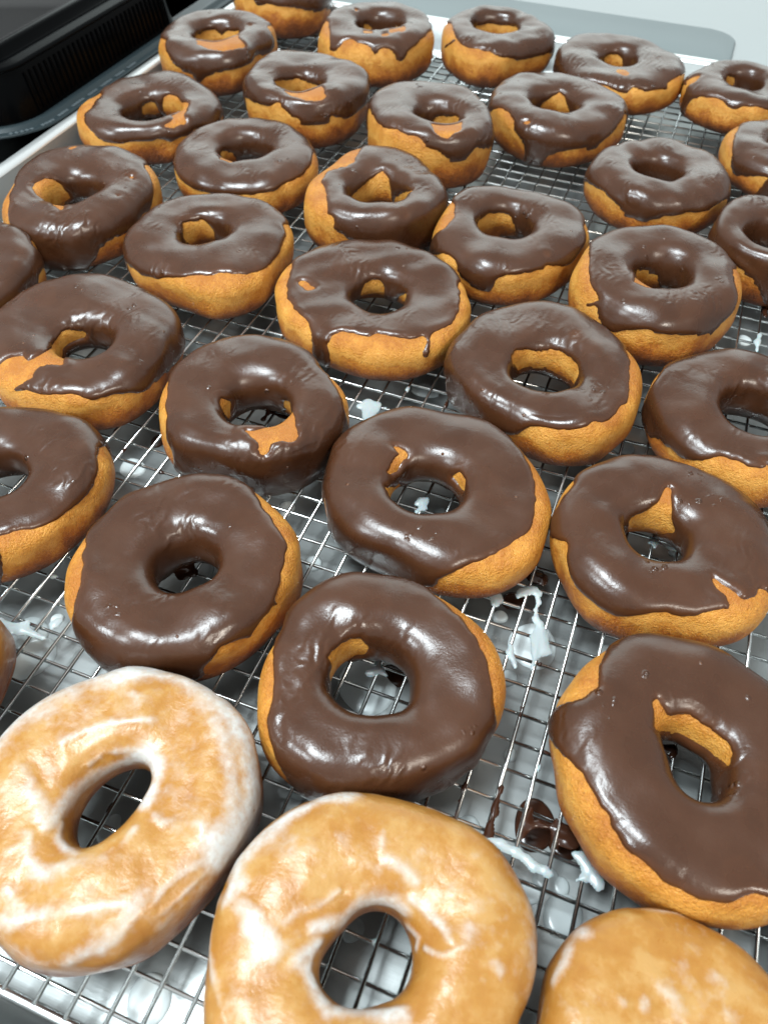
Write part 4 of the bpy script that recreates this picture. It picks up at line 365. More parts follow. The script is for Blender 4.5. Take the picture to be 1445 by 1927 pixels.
        [58,68,76,66,79,64,80,62,82,61,84,58,86,57,87,56,88,55,89,54,90,54,90,53,91,53,91,53,91,53,91,54,90,54,90,55,89,55,88,57,87,57,87,58,85,46,2,11,85,45,3,11,84,45,98,46,96,48,93,52,91,53,91,54,89,55,4,9,76,56,3,9,76,56,3,9,75,58,5,4,77,58,3,7,75,60,2,7,75,60,5,2,76,61,3,7,73,61,3,7,72,63,3,6,71,64,3,6,71,64,79,65,79,66,78,66,78,66,78,67,77,68,76,68,76,69,76,69,75,69,76,69,75,70,75,70,74,71,73,72,72,73,71,75,68,77,67,77,66,80,64,81,62,82,62,83,60,84,60,84,59,85,59,85,59,85,59,85,59,67,2,15,60,65,7,13,59,65,11,9,60,63,15,6,60,62,20,2,60,62,83,60,84,59,85,58,87,57,87,57,87,57,87,57,87,57,86,58,86,58,86,58,86,57,86,58,86,58,86,58,86,58,86,58,86,58,86,59,85,59,86,58,86,58,86,59,85,59,85,59,85,59,85,59,85,59,85,59,16,1,68,60,15,4,65,60,12,1,3,3,65,61,10,2,3,3,65,62,7,4,2,3,66,62,6,9,67,63,4,9,68,27,2,35,2,10,68,27,2,35,2,12,66,80,64,82,62,85,59,87,58,88,56,90,54,92,52,22,2,68,53,21,2,68,53,91,53,91,53,91,53,91,54,90,54,90,54,90,55,89,55,89,56,88,56,87,58,85,60,84,60,83,63,80,65,79,66,78,67,77,68,76,69,75,69,75,70,74,70,74,71,73,71,73,71,72,72,72,72,71,73,70,74,69,75,68,76,10,2,54,78,9,3,53,79,8,5,50,81,8,5,48,83,9,4,47,84,9,5,44,87,9,4,42,89,9,4,41,90,10,3,40,91,10,3,39,91,12,2,39,91,12,2,39,91,53,91,53,91,54,90,55,89,57,87,58,86,60,84,62,82,64,80,65,79,67,77,68,76,69,74,70,74,70,74,69,75,68,76,66,78,64,80,62,82,59,85,57,87,54,90,52,92,49,95,48,95,47,96,47,96,48,94,50,93,51,92,53,89,56,84,62,51,12,14,69,49,97,46,100,44,101,43,103,41,105,39,106,38,106,38,107,47,97,52,15,3,74,56,8,14,65,81,63,82,61,85,59,86,57,87,56,89,55,89,55,89,55,89,55,90,54,90,55,89,55,89,56,88,57,88,57,87,58,86,58,86,59,85,59,85,60,85,59,86,58,87,57,88,55,89,55,88,56,87,57,87,57,87,58,86,58,85,60,84,61,83,62,82,63,80,65,79,66,78,68,76,69,74,71,73,72,71,74,70,74,69,75,69,75,50,6,13,75,50,9,10,75,53,9,7,74,58,85,62,82,65,78,68,75,71,73,71,72,72,72,72,72,72,73,71,73,71,74,70,74,69,76,68,77,67,78,66,79,64,80,64,80,64,80,64,80,64,80,64,80,64,80,65,78,66,77,67,75,69,74,70,72,72,71,16], [], 'chocolate donut with a thick drip at left, thin drip at right, bare oval on top'),
    21: ([-30.001, 5.5778, 4.1204, 2.6716, -0.0026, 0.0092, -0.0084, 0.0058, -0.0064, -0.001, -0.0026, -0.0034], 0, [1.0456, 0.8339, 0.148, 0.162, 0.0594, 0.0001, 0.0, -0.0055, -0.0047],
        [7,112,32,113,31,113,31,114,31,114,30,22,3,90,29,20,5,91,28,18,8,91,27,16,10,92,27,13,13,92,26,11,15,92,52,92,53,91,53,91,53,91,53,91,53,90,55,89,55,89,56,87,57,87,57,87,57,87,57,88,56,88,56,89,55,90,54,91,53,92,51,94,50,95,49,96,48,96,48,96,48,96,50,94,59,84,62,81,64,79,65,78,67,75,69,74,70,72,71,72,71,71,72,71,72,72,72,71,73,71,72,72,72,73,71,73,71,74,70,75,70,75,69,76,68,77,67,77,67,78,66,78,66,78,65,78,66,78,65,78,65,78,65,78,66,77,66,77,66,77,66,77,66,77,66,78,65,78,65,79,64,80,64,80,64,80,63,81,63,81,63,82,63,81,63,81,63,82,63,81,63,81,64,80,65,80,64,80,65,79,66,78,66,78,66,79,66,78,66,78,66,79,65,79,64,80,64,81,63,81,62,83,61,83,60,85,59,85,58,86,58,87,57,87,56,88,56,89,55,89,56,88,56,89,55,89,56,88,57,87,57,87,58,87,57,87,58,86,59,84,60,84,60,84,61,82,62,82,62,81,63,80,64,79,65,78,66,78,66,77,67,76,68,75,69,74,70,74,70,73,71,73,71,73,71,73,72,72,72,72,72,72,72,72,72,72,72,73,71,73,70,74,70,75,69,75,68,76,68,77,66,78,66,78,65,80,64,80,63,81,63,82,62,83,61,83,62,83,61,83,61,84,60,84,61,84,60,84,60,84,60,85,59,85,59,84,59,85,59,85,58,85,58,86,58,86,57,86,57,87,56,87,56,88,56,88,55,89,54,90,54,90,54,90,54,90,54,90,54,90,54,90,54,89,55,89,55,89,55,89,55,88,55,89,54,90,53,90,53,91,52,92,51,93,50,94,49,95,48,97,47,98,45,99,44,101,43,103,40,105,39,106,37,108,36,109,34,111,33,112,31,113,31,114,29,115,29,115,28,115,29,114,30,114,29,114,30,113,31,112,31,112,32,111,33,110,33,110,34,110,34,109,35,109,34,110,34,110,34,110,34,110,33,111,33,111,33,111,33,111,32,111,33,111,33,111,33,111,33,110,34,110,33,111,33,111,33,111,33,111,33,111,33,111,32,112,32,112,32,113,31,113,31,113,31,113,31,113,30,114,30,114,30,113,31,113,31,112,32,112,32,111,33,110,34,110,34,109,35,109,35,108,36,108,36,108,36,109,35,109,35,110,34,110,34,111,33,111,33,112,32,112,32,113,31,113,31,113,31,113,31,113,31,113,31,112,32,112,32,112,32,112,32,111,33,111,33,112,25], [], 'chocolate donut cut by the left edge, only its dark rounded right end showing'),
    22: ([-21.0715, 3.6507, 4.3925, 2.6985, 0.0133, -0.0542, -0.0228, 0.0111, -0.0197, -0.0061, -0.0123, -0.0046], 0, [1.1041, 0.7041, -0.52, 0.0513, -0.1667, -0.0, -0.0001, 0.0058, 0.0039],
        [36,90,54,92,52,93,51,94,50,95,49,95,48,96,48,95,49,94,50,93,51,92,52,90,54,88,56,87,57,86,58,85,59,84,60,83,61,83,61,83,61,83,61,83,60,85,59,85,58,86,58,86,49,95,49,95,49,94,51,93,53,90,55,88,58,84,61,82,64,79,65,78,66,78,66,79,65,79,65,80,64,80,64,80,65,80,65,80,64,82,63,83,62,84,60,86,58,88,57,88,56,90,54,91,53,91,54,91,53,91,53,91,54,90,54,89,56,88,57,86,58,86,59,84,61,82,63,81,64,79,65,79,66,77,67,77,67,76,69,74,70,74,69,74,70,74,70,74,69,75,69,74,69,75,69,75,68,76,68,76,68,76,67,77,67,77,67,61,2,14,67,61,2,14,66,62,2,14,66,61,3,14,66,61,3,14,66,61,3,16,64,61,3,18,61,62,4,19,59,62,4,21,57,61,5,23,54,62,5,25,52,62,5,26,51,62,5,28,48,63,5,29,47,63,5,29,47,63,5,29,46,64,5,29,46,64,5,29,46,64,5,29,46,64,5,29,46,64,5,29,47,63,5,28,48,63,5,28,48,62,6,27,50,61,6,27,50,61,6,26,52,60,6,26,52,60,6,26,53,59,6,25,54,59,6,25,54,59,6,24,55,59,6,23,57,58,6,22,58,58,6,21,59,57,7,20,60,57,7,19,61,57,7,18,62,57,7,16,64,57,7,15,65,57,7,13,67,57,7,13,67,57,7,13,68,56,7,13,68,55,8,12,69,55,8,12,69,55,8,12,70,54,8,12,70,54,8,12,70,54,8,12,70,54,8,12,70,54,8,11,71,54,8,11,71,54,8,12,70,54,8,12,70,54,8,13,68,55,8,14,67,55,8,14,66,56,8,14,65,56,9,14,65,56,9,13,65,57,9,13,64,58,9,12,65,58,9,11,65,59,9,10,65,60,9,9,66,60,9,9,65,61,9,9,65,61,9,9,65,61,9,9,64,61,10,9,64,61,10,9,64,61,10,9,64,61,10,9,64,61,10,9,64,61,10,9,64,61,10,9,64,60,11,9,63,61,11,9,63,61,11,9,63,61,11,9,63,61,11,9,62,61,12,10,61,61,12,11,60,62,11,12,58,63,11,13,57,63,11,14,56,63,11,15,55,63,11,16,54,63,11,17,53,63,11,18,52,63,11,19,51,63,11,19,51,63,11,20,50,63,11,20,50,63,11,20,50,63,11,20,50,63,11,20,50,63,11,20,50,63,11,20,50,63,11,19,51,63,11,19,51,63,11,19,51,63,11,19,60,54,12,17,63,51,13,17,64,50,13,17,65,49,13,17,67,48,12,18,68,46,12,18,69,45,12,18,69,45,12,18,70,44,103,41,113,31,115,29,117,26,119,25,120,24,121,23,121,23,121,23,121,22,122,22,122,21,123,20,10,1,113,19,10,2,113,17,12,1,115,15,102,1,26,13,104,3,26,8,108,4,141,6,139,7,137,10,135,11,134,11,133,13,2,6,123,22,122,22,122,22,122,22,122,23,121,23,121,23,122,23,121,23,122,22,15,30,77,23,12,32,78,22,10,33,79,22,7,35,81,21,4,38,81,63,81,64,80,64,81,64,80,65,79,66,78,67,77,68,75,69,74,71,72,72,70,74,69,75,68,75,67,76,68,75,69,74,70,72,73,70,74,69,75,68,77,67,77,67,77,67,77,68,75,70,73,72,70,76,67,79,64,82,61,85,59,87,56,89,54,91,53,92,51,93,51,93,51,92,51,92,52,90,54,89,55,87,57,85,59,83,60,83,61,82,62,81,63,81,63,81,63,82,62,83,61,84,60,86,58,88,19], [], 'chocolate donut with a broken ring of icing, bare golden gap opening to its left side'),
    23: ([-1.0394, 9.37, 4.2401, 2.7667, 0.0018, -0.0647, -0.0086, -0.0274, -0.0033, 0.0156, 0.0018, -0.0024], 0, [1.4073, 0.016, -0.5975, -0.0635, -0.0034, -0.0, 0.0, -0.0007, -0.0001],
        [65,35,8,17,84,35,8,16,85,34,9,16,85,34,9,15,86,34,9,15,86,34,9,14,86,35,9,13,87,34,10,12,88,34,10,12,88,34,10,11,88,35,10,11,88,34,11,10,89,34,11,10,88,35,11,10,88,35,11,10,88,35,11,11,87,35,11,11,87,35,11,12,85,36,11,13,84,36,12,13,83,36,12,14,81,37,12,15,80,37,12,17,77,38,12,18,76,38,12,18,75,39,12,19,72,41,12,19,69,44,12,19,67,46,12,19,66,47,12,19,65,48,12,18,65,49,12,17,66,49,13,15,66,50,13,14,67,50,13,12,68,51,13,11,69,51,13,10,70,51,13,10,70,51,13,10,70,28,2,21,13,11,69,28,2,21,13,12,68,51,13,12,68,51,13,11,69,51,13,10,70,51,13,11,70,50,13,12,69,50,13,13,68,50,13,13,68,50,13,13,68,50,13,13,68,50,13,13,68,31,2,17,13,13,68,30,3,17,13,13,68,30,3,17,13,13,68,31,2,17,13,13,68,31,2,17,13,13,68,50,13,14,67,50,13,14,67,50,13,14,67,50,13,14,66,51,13,14,66,51,13,14,66,51,13,13,67,51,12,14,67,52,11,15,65,53,11,15,65,53,11,15,65,53,11,15,65,53,11,15,65,32,2,19,11,14,66,33,1,19,11,14,66,53,11,15,65,53,11,17,63,53,11,19,61,53,11,21,59,53,11,22,58,53,11,24,55,54,11,25,54,54,11,26,53,54,11,27,52,54,10,28,51,55,10,28,51,55,10,28,50,57,9,27,51,57,9,27,50,58,9,26,51,58,9,25,51,59,9,25,50,60,10,23,51,60,10,23,51,60,10,22,51,61,10,22,51,61,10,22,51,61,10,22,50,62,10,22,50,62,10,22,50,62,10,21,51,63,9,21,51,63,9,21,51,63,9,21,52,62,9,20,53,62,9,20,53,61,10,19,54,61,10,18,56,60,10,18,56,60,10,17,57,60,10,16,59,59,10,16,59,59,10,15,60,59,10,15,61,58,10,14,62,58,10,14,62,57,11,14,62,57,10,15,62,57,10,15,62,57,10,15,62,57,10,14,63,57,10,14,63,57,10,14,63,56,11,13,64,56,11,12,65,56,11,11,66,56,11,9,67,56,12,8,68,56,12,8,68,56,12,7,68,57,12,7,68,57,12,8,67,56,13,8,66,57,13,7,67,57,13,7,67,57,13,6,68,57,13,6,68,57,13,6,67,58,13,6,67,57,14,6,67,57,14,6,67,57,14,6,66,58,14,5,67,57,15,5,66,58,15,5,66,58,15,5,65,58,16,7,63,58,16,10,59,59,16,12,57,59,16,14,55,59,15,16,54,59,15,18,52,59,15,19,51,60,13,21,50,60,13,21,50,60,12,22,50,60,12,22,50,60,11,23,49,61,10,24,49,61,9,25,55,56,8,26,54,58,4,28,54,59,2,29,49,2,2,91,40,105,38,106,37,108,36,108,35,110,33,111,32,112,32,112,31,113,30,113,31,112,31,112,32,111,33,109,43,100,44,98,47,96,48,94,50,93,50,93,51,92,53,91,54,90,55,89,56,88,56,88,57,88,56,89,56,89,55,90,54,91,54,91,53,92,52,92,53,92,52,92,52,92,52,92,52,93,51,93,52,92,52,92,52,92,52,93,51,93,52,93,51,94,51,93,51,94,50,95,50,94,51,94,50,94,50,94,52,92,54,90,57,86,59,84,62,81,64,79,66,77,67,75,70,73,71,72,73,70,74,69,75,68,77,66,78,66,78,66,79,65,79,65,79,66,78,66,78,67,77,68,77,68,76,69,75,70,74,71,74,71,74,70,75,70,74,70,75,70,75,69,75,69,75,69,74,69,75,69,74,70,74,69,75,69,75,68,76,67,78,65,79,65,79,64,80,63,81,62,83,60,85,59,86,57,87,56,89,54,90,54,90,53,90,54,90,54,90,54,91,53,91,53,91,54,90,54,91,54,90,55,89,55,89,56,88,57,88,57,87,58,86,59,86,58,86,59,85,59,85,60,84,37,2,21,84,35,7,18,19], [], 'chocolate donut with bubbly pits on its far rim and a wide bare slanting hole wall'),
    24: ([-11.9549, 2.6414, 3.8648, 2.8678, 0.0374, -0.021, 0.031, -0.007, -0.0073, 0.0047, -0.0004, 0.0098], 0, [1.318, 0.5073, -0.6157, -0.0231, -0.1188, -0.0, -0.0, 0.0026, -0.001],
        [18,83,61,83,62,102,43,101,43,101,44,100,45,99,46,98,46,14,12,54,65,11,16,52,94,49,96,48,97,47,97,48,97,47,98,46,99,46,99,45,99,45,99,45,100,44,100,44,100,45,99,45,99,45,99,45,99,46,98,46,98,46,97,48,96,48,96,48,1,2,93,51,93,52,92,52,92,53,91,53,91,54,90,55,89,55,89,56,88,57,87,57,85,60,81,64,78,67,77,67,76,76,68,76,67,77,67,77,66,78,66,78,66,78,65,79,65,79,65,80,63,81,63,82,62,82,61,83,61,83,60,84,59,85,59,84,59,85,59,85,58,86,58,85,58,86,58,86,58,85,58,86,58,86,58,86,58,85,58,86,58,85,59,84,60,84,59,85,59,85,59,85,59,85,59,85,59,85,59,85,60,84,60,84,61,83,61,83,62,82,63,81,63,81,64,80,64,80,65,79,65,79,65,79,65,79,65,80,64,81,63,81,62,82,62,82,61,82,62,81,62,82,61,82,62,82,62,82,62,82,61,83,61,83,62,82,62,81,63,22,1,57,65,79,65,80,64,80,65,79,65,79,66,78,66,78,67,77,67,76,69,75,69,75,70,74,70,73,71,73,72,72,72,72,72,72,72,72,73,71,73,71,73,71,73,72,72,73,71,74,70,75,69,76,68,77,67,78,66,79,66,78,66,78,66,78,67,76,68,75,70,73,72,71,74,68,77,66,78,65,80,63,81,63,81,63,81,64,81,64,80,65,79,46,3,18,77,46,4,19,75,45,5,22,72,45,6,23,70,44,8,24,68,43,9,26,66,42,10,1,1,26,64,41,12,27,64,40,13,27,64,38,15,27,64,38,15,27,64,38,15,27,64,38,14,28,64,38,14,28,64,38,14,28,64,39,13,27,64,40,13,25,66,40,13,24,67,40,12,24,67,42,11,23,67,43,11,22,67,45,9,23,66,46,8,24,65,48,7,24,63,51,5,25,61,54,3,26,57,88,55,89,33,11,10,90,32,15,6,91,31,113,31,113,30,113,31,111,32,111,33,109,34,108,36,106,37,104,40,102,42,100,43,100,44,98,46,97,46,98,46,98,46,98,46,98,45,100,44,101,43,102,42,103,40,105,39,106,38,106,38,107,37,107,37,107,36,109,35,109,35,108,36,108,36,108,36,109,35,109,35,109,35,110,33,112,32,113,31,114,30,115,29,116,28,69,2,47,26,68,3,48,25,67,4,48,25,66,5,49,24,66,5,50,23,65,6,50,23,64,7,50,23,53,3,6,10,49,23,49,24,47,24,49,25,46,24,49,25,45,25,51,25,42,26,53,24,41,26,56,22,39,27,59,85,60,84,60,84,60,85,59,85,59,85,59,85,58,86,57,87,56,88,55,90,54,90,54,90,55,89,56,88,57,87,61,84,62,82,63,81,64,80,65,80,66,78,67,77,69,75,70,75,71,73,72,72,74,71,74,70,76,68,77,68,78,66,79,65,80,65,81,63,82,63,108,36,108,37,106,38,84,43], [], 'chocolate donut iced down to the rack, ragged bare patch at lower right of its hole'),
    25: ([7.3504, 9.6314, 3.9341, 2.6681, 0.0106, 0.0005, -0.0111, -0.0019, 0.0073, 0.0025, -0.0055, -0.0021], 0, [1.5023, 0.2864, -0.0466, 0.0133, -0.0044, 0.0, -0.0, -0.0, 0.0],
        [39,80,64,81,64,81,63,81,63,81,64,80,64,80,64,80,64,79,65,79,64,79,65,78,66,77,66,78,66,77,67,77,66,78,66,78,65,80,64,81,63,82,62,83,61,84,60,85,59,87,57,88,56,90,54,91,54,91,53,91,53,91,53,91,53,92,53,91,53,91,53,91,53,91,54,90,54,91,53,91,53,91,54,90,54,90,55,89,55,89,55,89,56,88,56,88,57,87,57,87,57,87,58,87,57,87,57,87,57,87,57,87,57,86,58,86,58,86,58,86,58,86,58,86,58,86,58,86,58,86,58,86,58,86,57,87,57,87,57,87,57,86,58,86,58,86,57,87,57,87,57,87,56,87,57,87,56,88,56,88,56,88,56,87,56,88,56,88,56,88,56,87,57,87,58,85,59,85,59,83,62,80,64,80,65,79,65,79,66,77,67,77,67,77,68,75,69,75,69,75,69,74,70,74,70,73,71,73,71,72,72,71,72,72,72,71,73,71,73,70,74,70,73,71,73,71,73,72,72,72,72,73,70,74,70,75,69,76,68,77,67,78,66,79,66,78,66,79,65,80,65,79,65,80,65,79,66,78,67,77,68,77,69,75,69,75,70,74,70,74,70,74,70,75,69,75,69,75,69,76,68,76,67,77,67,77,66,79,64,80,51,2,9,82,42,12,7,83,42,101,50,94,50,94,49,95,39,104,40,104,47,96,49,95,49,95,50,93,51,93,52,92,52,92,52,92,52,92,52,92,52,92,52,92,52,93,52,92,53,91,54,90,55,89,55,89,55,89,56,88,56,88,56,87,57,87,57,87,57,87,57,86,58,86,59,85,59,85,59,85,59,85,59,85,59,85,59,85,59,85,59,85,59,85,60,84,60,83,61,83,62,82,62,81,64,80,66,77,68,76,69,74,73,70,76,68,78,65,81,62,83,61,85,58,87,57,88,55,89,55,89,55,89,55,89,56,88,56,88,56,88,57,87,58,86,58,86,59,84,61,83,62,82,62,82,63,81,63,81,63,81,63,81,3,1,59,81,3,3,57,82,2,3,57,85,59,84,59,79,65,74,70,70,74,67,77,65,79,63,81,61,84,60,85,57,88,55,90,51,94,48,98,44,101,40,106,36,109,27,119,25,120,24,121,23,122,22,122,23,121,23,121,23,121,24,120,24,119,26,117,27,116,28,115,30,113,31,111,34,109,36,107,37,106,39,104,41,102,42,101,44,99,46,98,47,96,49,94,51,93,53,90,55,89,57,86,58,86,59,84,60,84,60,83,61,83,61,82,62,82,62,82,63,81,64,81,63,81,64,81,64,80,65,80,64,81,25], [], 'chocolate donut cut by the right edge, rounded wavy icing lip, golden side below'),
    26: ([-18.9328, -4.6602, 3.8673, 2.5612, -0.0072, -0.003, -0.012, 0.0129, -0.0171, 0.0057, -0.0132, -0.0019], 0, [1.1945, -0.1116, -0.12, -0.0004, 0.0056, 0.0, -0.0, 0.0, 0.0],
        [49,81,63,80,64,80,63,80,64,79,65,79,65,78,66,78,67,76,68,75,69,75,69,74,70,73,72,72,73,70,74,69,76,67,77,66,79,64,80,63,81,63,81,62,83,60,84,60,84,60,84,60,85,60,84,60,84,61,83,62,82,63,81,64,80,65,79,66,78,66,76,69,72,72,70,74,68,76,66,77,66,78,56,87,57,86,58,85,59,84,60,84,60,83,62,82,62,82,62,83,62,83,61,84,61,84,60,86,58,88,57,89,55,91,53,93,51,95,50,96,48,97,47,98,46,98,46,98,47,97,47,97,47,97,47,97,48,95,49,94,51,91,53,90,55,87,57,86,59,84,60,83,62,81,63,80,64,79,66,77,67,76,68,75,69,75,69,74,71,72,72,71,73,71,73,71,73,72,72,72,72,73,71,73,71,74,71,73,71,73,71,74,70,74,70,75,70,74,70,74,70,75,69,75,70,74,70,74,70,75,69,75,69,75,69,75,69,76,68,76,68,76,68,76,68,76,67,77,67,78,65,79,65,79,64,80,64,80,63,81,62,82,61,83,61,83,60,84,60,84,59,85,59,85,58,86,58,86,58,86,58,86,59,85,59,85,59,85,60,84,60,83,62,82,62,82,62,82,63,81,63,82,62,82,61,83,61,84,60,84,59,85,58,87,56,88,56,89,54,90,53,91,52,93,50,94,50,94,49,96,47,97,47,97,47,97,47,98,45,99,45,99,45,99,45,99,45,99,45,99,46,98,46,97,47,97,47,96,48,96,48,95,49,94,50,93,51,93,51,92,52,91,53,90,54,89,55,88,56,88,56,87,57,87,57,87,57,87,56,88,56,88,56,88,56,88,56,88,56,88,56,88,56,88,56,87,57,87,57,86,58,85,58,85,58,84,59,84,59,84,59,83,60,83,60,83,60,84,60,83,60,84,59,85,59,86,57,88,56,89,54,91,53,93,50,96,48,98,46,100,43,103,41,105,39,107,36,109,35,111,33,112,32,113,30,115,29,115,29,115,29,115,29,114,29,114,30,113,31,112,32,110,34,109,35,107,36,106,38,105,39,103,41,101,43,100,44,99,45,98,46,98,58,85,63,81,67,78,68,76,71,74,75,71,80,65,90,56,88,57,87,59,85,60,84,62,82,63,81,64,80,65,78,67,77,67,77,67,77,66,77,67,77,66,77,66,77,66,78,65,78,65,78,65,78,66,78,65,78,66,78,66,77,67,77,68,75,70,74,71,72,73,71,74,70,75,68,77,67,78,66,79,65,79,65,80,63,81,63,81,63,81,63,81,62,81,14], [], 'chocolate donut cut by the left edge, half its hole and broad golden side showing'),
    27: ([-3.3723, 1.1403, 4.2445, 2.5454, 0.0708, -0.0513, -0.0055, -0.04, -0.0151, -0.0029, 0.0037, 0.0111], 0, [1.3736, -0.2604, -0.4772, -0.0292, 0.0453, 0.0, -0.0, 0.0002, 0.0005],
        [61,58,86,58,86,57,86,58,86,58,87,57,87,56,88,41,1,14,88,41,1,14,88,40,3,13,88,40,3,14,87,40,3,14,87,40,3,15,86,39,4,16,84,40,4,17,83,40,4,19,81,39,5,20,80,39,6,20,79,39,6,22,76,39,7,23,75,39,7,24,74,38,8,25,73,38,8,26,72,38,8,27,70,39,8,27,70,39,8,27,70,39,8,27,69,40,8,27,69,40,8,26,70,40,8,26,69,41,8,25,70,41,8,25,69,42,8,24,69,43,8,24,69,43,8,23,70,43,8,23,70,43,8,23,70,43,8,23,70,43,8,23,70,43,8,23,70,43,8,23,69,44,8,24,68,44,8,24,68,45,7,24,67,47,6,24,65,49,6,24,65,50,5,24,64,52,4,23,64,53,4,23,64,54,3,23,63,55,3,22,64,56,2,22,63,57,2,22,63,57,2,21,64,58,1,21,64,80,64,80,64,80,64,80,64,80,64,80,64,80,64,80,63,81,63,81,63,81,63,81,62,81,63,81,63,80,64,80,63,80,64,79,65,78,66,77,67,76,68,76,68,75,70,73,71,72,72,72,72,72,73,71,73,72,72,72,72,72,72,72,72,72,71,73,71,73,71,73,70,74,69,75,69,75,68,76,68,76,67,77,66,78,66,78,65,80,64,81,62,84,60,85,59,85,59,86,58,86,57,88,56,88,56,87,58,86,58,85,59,84,60,83,62,81,63,81,64,79,65,78,67,77,67,76,69,75,69,76,69,75,69,42,5,29,69,39,8,29,68,36,12,29,67,36,13,29,66,35,14,31,63,36,14,32,62,39,11,33,60,45,6,33,60,45,6,20,72,46,6,19,72,47,7,18,72,47,7,17,72,48,7,17,71,49,8,16,71,50,7,15,71,51,8,14,71,51,8,14,70,53,8,13,70,53,8,12,71,54,7,12,71,54,8,11,70,55,8,11,70,55,8,11,69,57,7,11,69,57,7,11,69,57,6,12,69,57,6,12,69,57,6,12,69,57,6,12,69,57,5,13,69,56,6,12,70,56,5,13,70,56,2,16,70,73,71,73,71,72,72,72,72,71,73,71,72,71,73,70,83,60,86,57,87,56,88,55,88,54,90,52,91,50,92,52,90,54,76,69,75,69,74,71,72,73,71,73,70,74,70,74,69,75,68,76,68,76,67,77,67,76,68,75,68,76,68,106,37,107,37,108,36,108,35,109,35,110,34,110,33,112,32,112,32,112,32,112,31,112,32,112,32,111,33,110,34,109,35,107,37,106,38,105,39,104,40,103,41,103,41,103,41,103,41,103,41,103,41,104,40,105,39,106,38,107,37,108,36,109,35,110,34,111,45,99,47,97,49,95,51,93,52,91,55,88,56,88,57,86,59,84,60,84,61,82,63,81,67,77,68,77,69,75,71,74,72,73,72,73,73,72,73,72,73,73,73,72,73,72,73,72,73,71,74,71,73,71,74,70,74,70,75,69,75,69,75,69,76,68,76,67,77,67,77,67,77,67,78,65,79,65,79,64,80,64,80,63,81,62,82,62,82,60,84,59,85,58,85,57,87,56,88,55,89,53,90,53,91,52,92,51,93,50,93,51,93,51,93,51,93,51,93,52,93,52,92,53,91,54,90,55,89,56,88,56,88,57,87,57,26], [], 'chocolate donut in the middle with a torn bare scar above left of its hole'),
    28: ([5.0916, 1.7073, 3.9185, 2.7509, 0.0314, -0.0054, -0.0125, -0.0054, -0.0171, -0.0177, -0.0225, -0.0046], 0, [1.1309, -0.3264, -0.1746, 0.0168, 0.0252, -0.0, -0.0, 0.0001, -0.0002],
        [39,82,62,83,61,83,60,85,59,85,58,87,57,87,56,88,56,89,54,90,54,90,54,90,54,89,55,89,56,88,56,88,57,87,57,87,58,86,59,85,59,86,59,85,60,85,59,86,59,86,58,87,57,87,57,88,56,89,55,89,55,89,55,89,55,88,57,87,57,86,58,85,59,84,60,83,61,82,62,82,63,80,64,80,64,80,64,80,64,80,63,82,62,83,61,84,60,85,58,87,57,65,1,21,57,65,1,22,55,65,2,22,55,65,2,22,55,65,2,22,55,64,3,22,56,63,3,21,57,63,3,20,58,62,4,18,61,61,4,17,62,60,5,16,64,59,5,14,66,58,6,13,67,57,7,13,68,56,8,12,68,55,9,12,68,54,10,13,67,54,11,12,67,53,12,12,67,52,13,12,67,51,15,11,66,51,16,11,66,50,18,10,66,49,20,10,64,49,21,11,63,47,24,11,62,44,28,10,62,41,32,9,62,35,40,7,62,35,109,35,109,35,110,35,109,36,108,37,108,38,106,40,104,41,104,42,102,44,100,45,99,46,98,47,97,47,97,48,95,49,95,50,94,50,94,50,93,52,92,52,92,53,91,53,91,53,91,54,89,55,89,56,88,56,88,56,88,56,88,56,88,57,86,58,86,58,86,58,86,58,13,2,71,58,13,3,70,58,12,4,71,57,11,6,70,57,11,7,69,57,10,8,70,56,10,8,70,56,10,9,70,55,9,10,70,55,9,10,71,55,8,10,72,54,7,11,72,54,7,11,73,53,7,11,74,52,7,11,76,50,6,12,79,48,5,13,78,48,4,14,78,48,3,16,77,48,2,18,75,70,74,71,72,74,69,76,66,79,65,80,64,81,63,81,63,82,61,83,60,84,59,84,58,86,52,92,52,91,54,90,54,89,55,89,55,89,54,90,54,90,54,91,53,92,52,93,52,93,53,92,53,92,53,92,54,91,54,90,56,88,58,86,59,85,59,85,59,84,59,83,60,83,60,82,61,82,61,81,62,80,63,80,64,78,65,78,66,77,66,77,67,77,67,77,67,77,67,77,66,78,66,78,66,78,66,79,65,79,65,79,65,79,65,78,66,78,66,77,66,78,66,77,67,77,67,76,68,75,69,75,69,74,70,74,70,74,70,74,71,74,71,73,71,74,71,74,71,74,70,75,70,76,69,76,68,78,67,78,67,78,66,79,66,79,65,80,65,80,64,81,64,80,64,80,64,80,64,79,65,79,65,78,66,77,67,76,68,74,70,73,71,71,73,70,74,69,75,68,77,66,78,65,80,63,82,62,82,62,83,61,84,61,83,61,84,61,83,62,82,63,82,62,82,63,81,64,80,64,82,10,3,49,86,4,5,49,95,49,95,48,94,49,94,49,94,49,93,50,88,55,89,54,90,54,89,54,90,54,89,55,89,55,88,57,87,57,88,57,87,58,84,61,81,65,76,69,73,72,69,76,66,78,54,91,53,91,53,91,53,91,53,90,55,89,56,88,57,86,58,86,59,84,61,83,61,83,62,82,23], [], 'chocolate donut with a bare triangle in its hole and split icing at lower right'),
    29: ([-10.3297, -5.8243, 3.9345, 2.9853, -0.0017, 0.0279, 0.0003, 0.0038, -0.0074, 0.0116, -0.0034, -0.0009], 0, [1.1271, 0.1365, -0.1002, 0.0019, -0.0061, -0.0, -0.0, 0.0, 0.0],
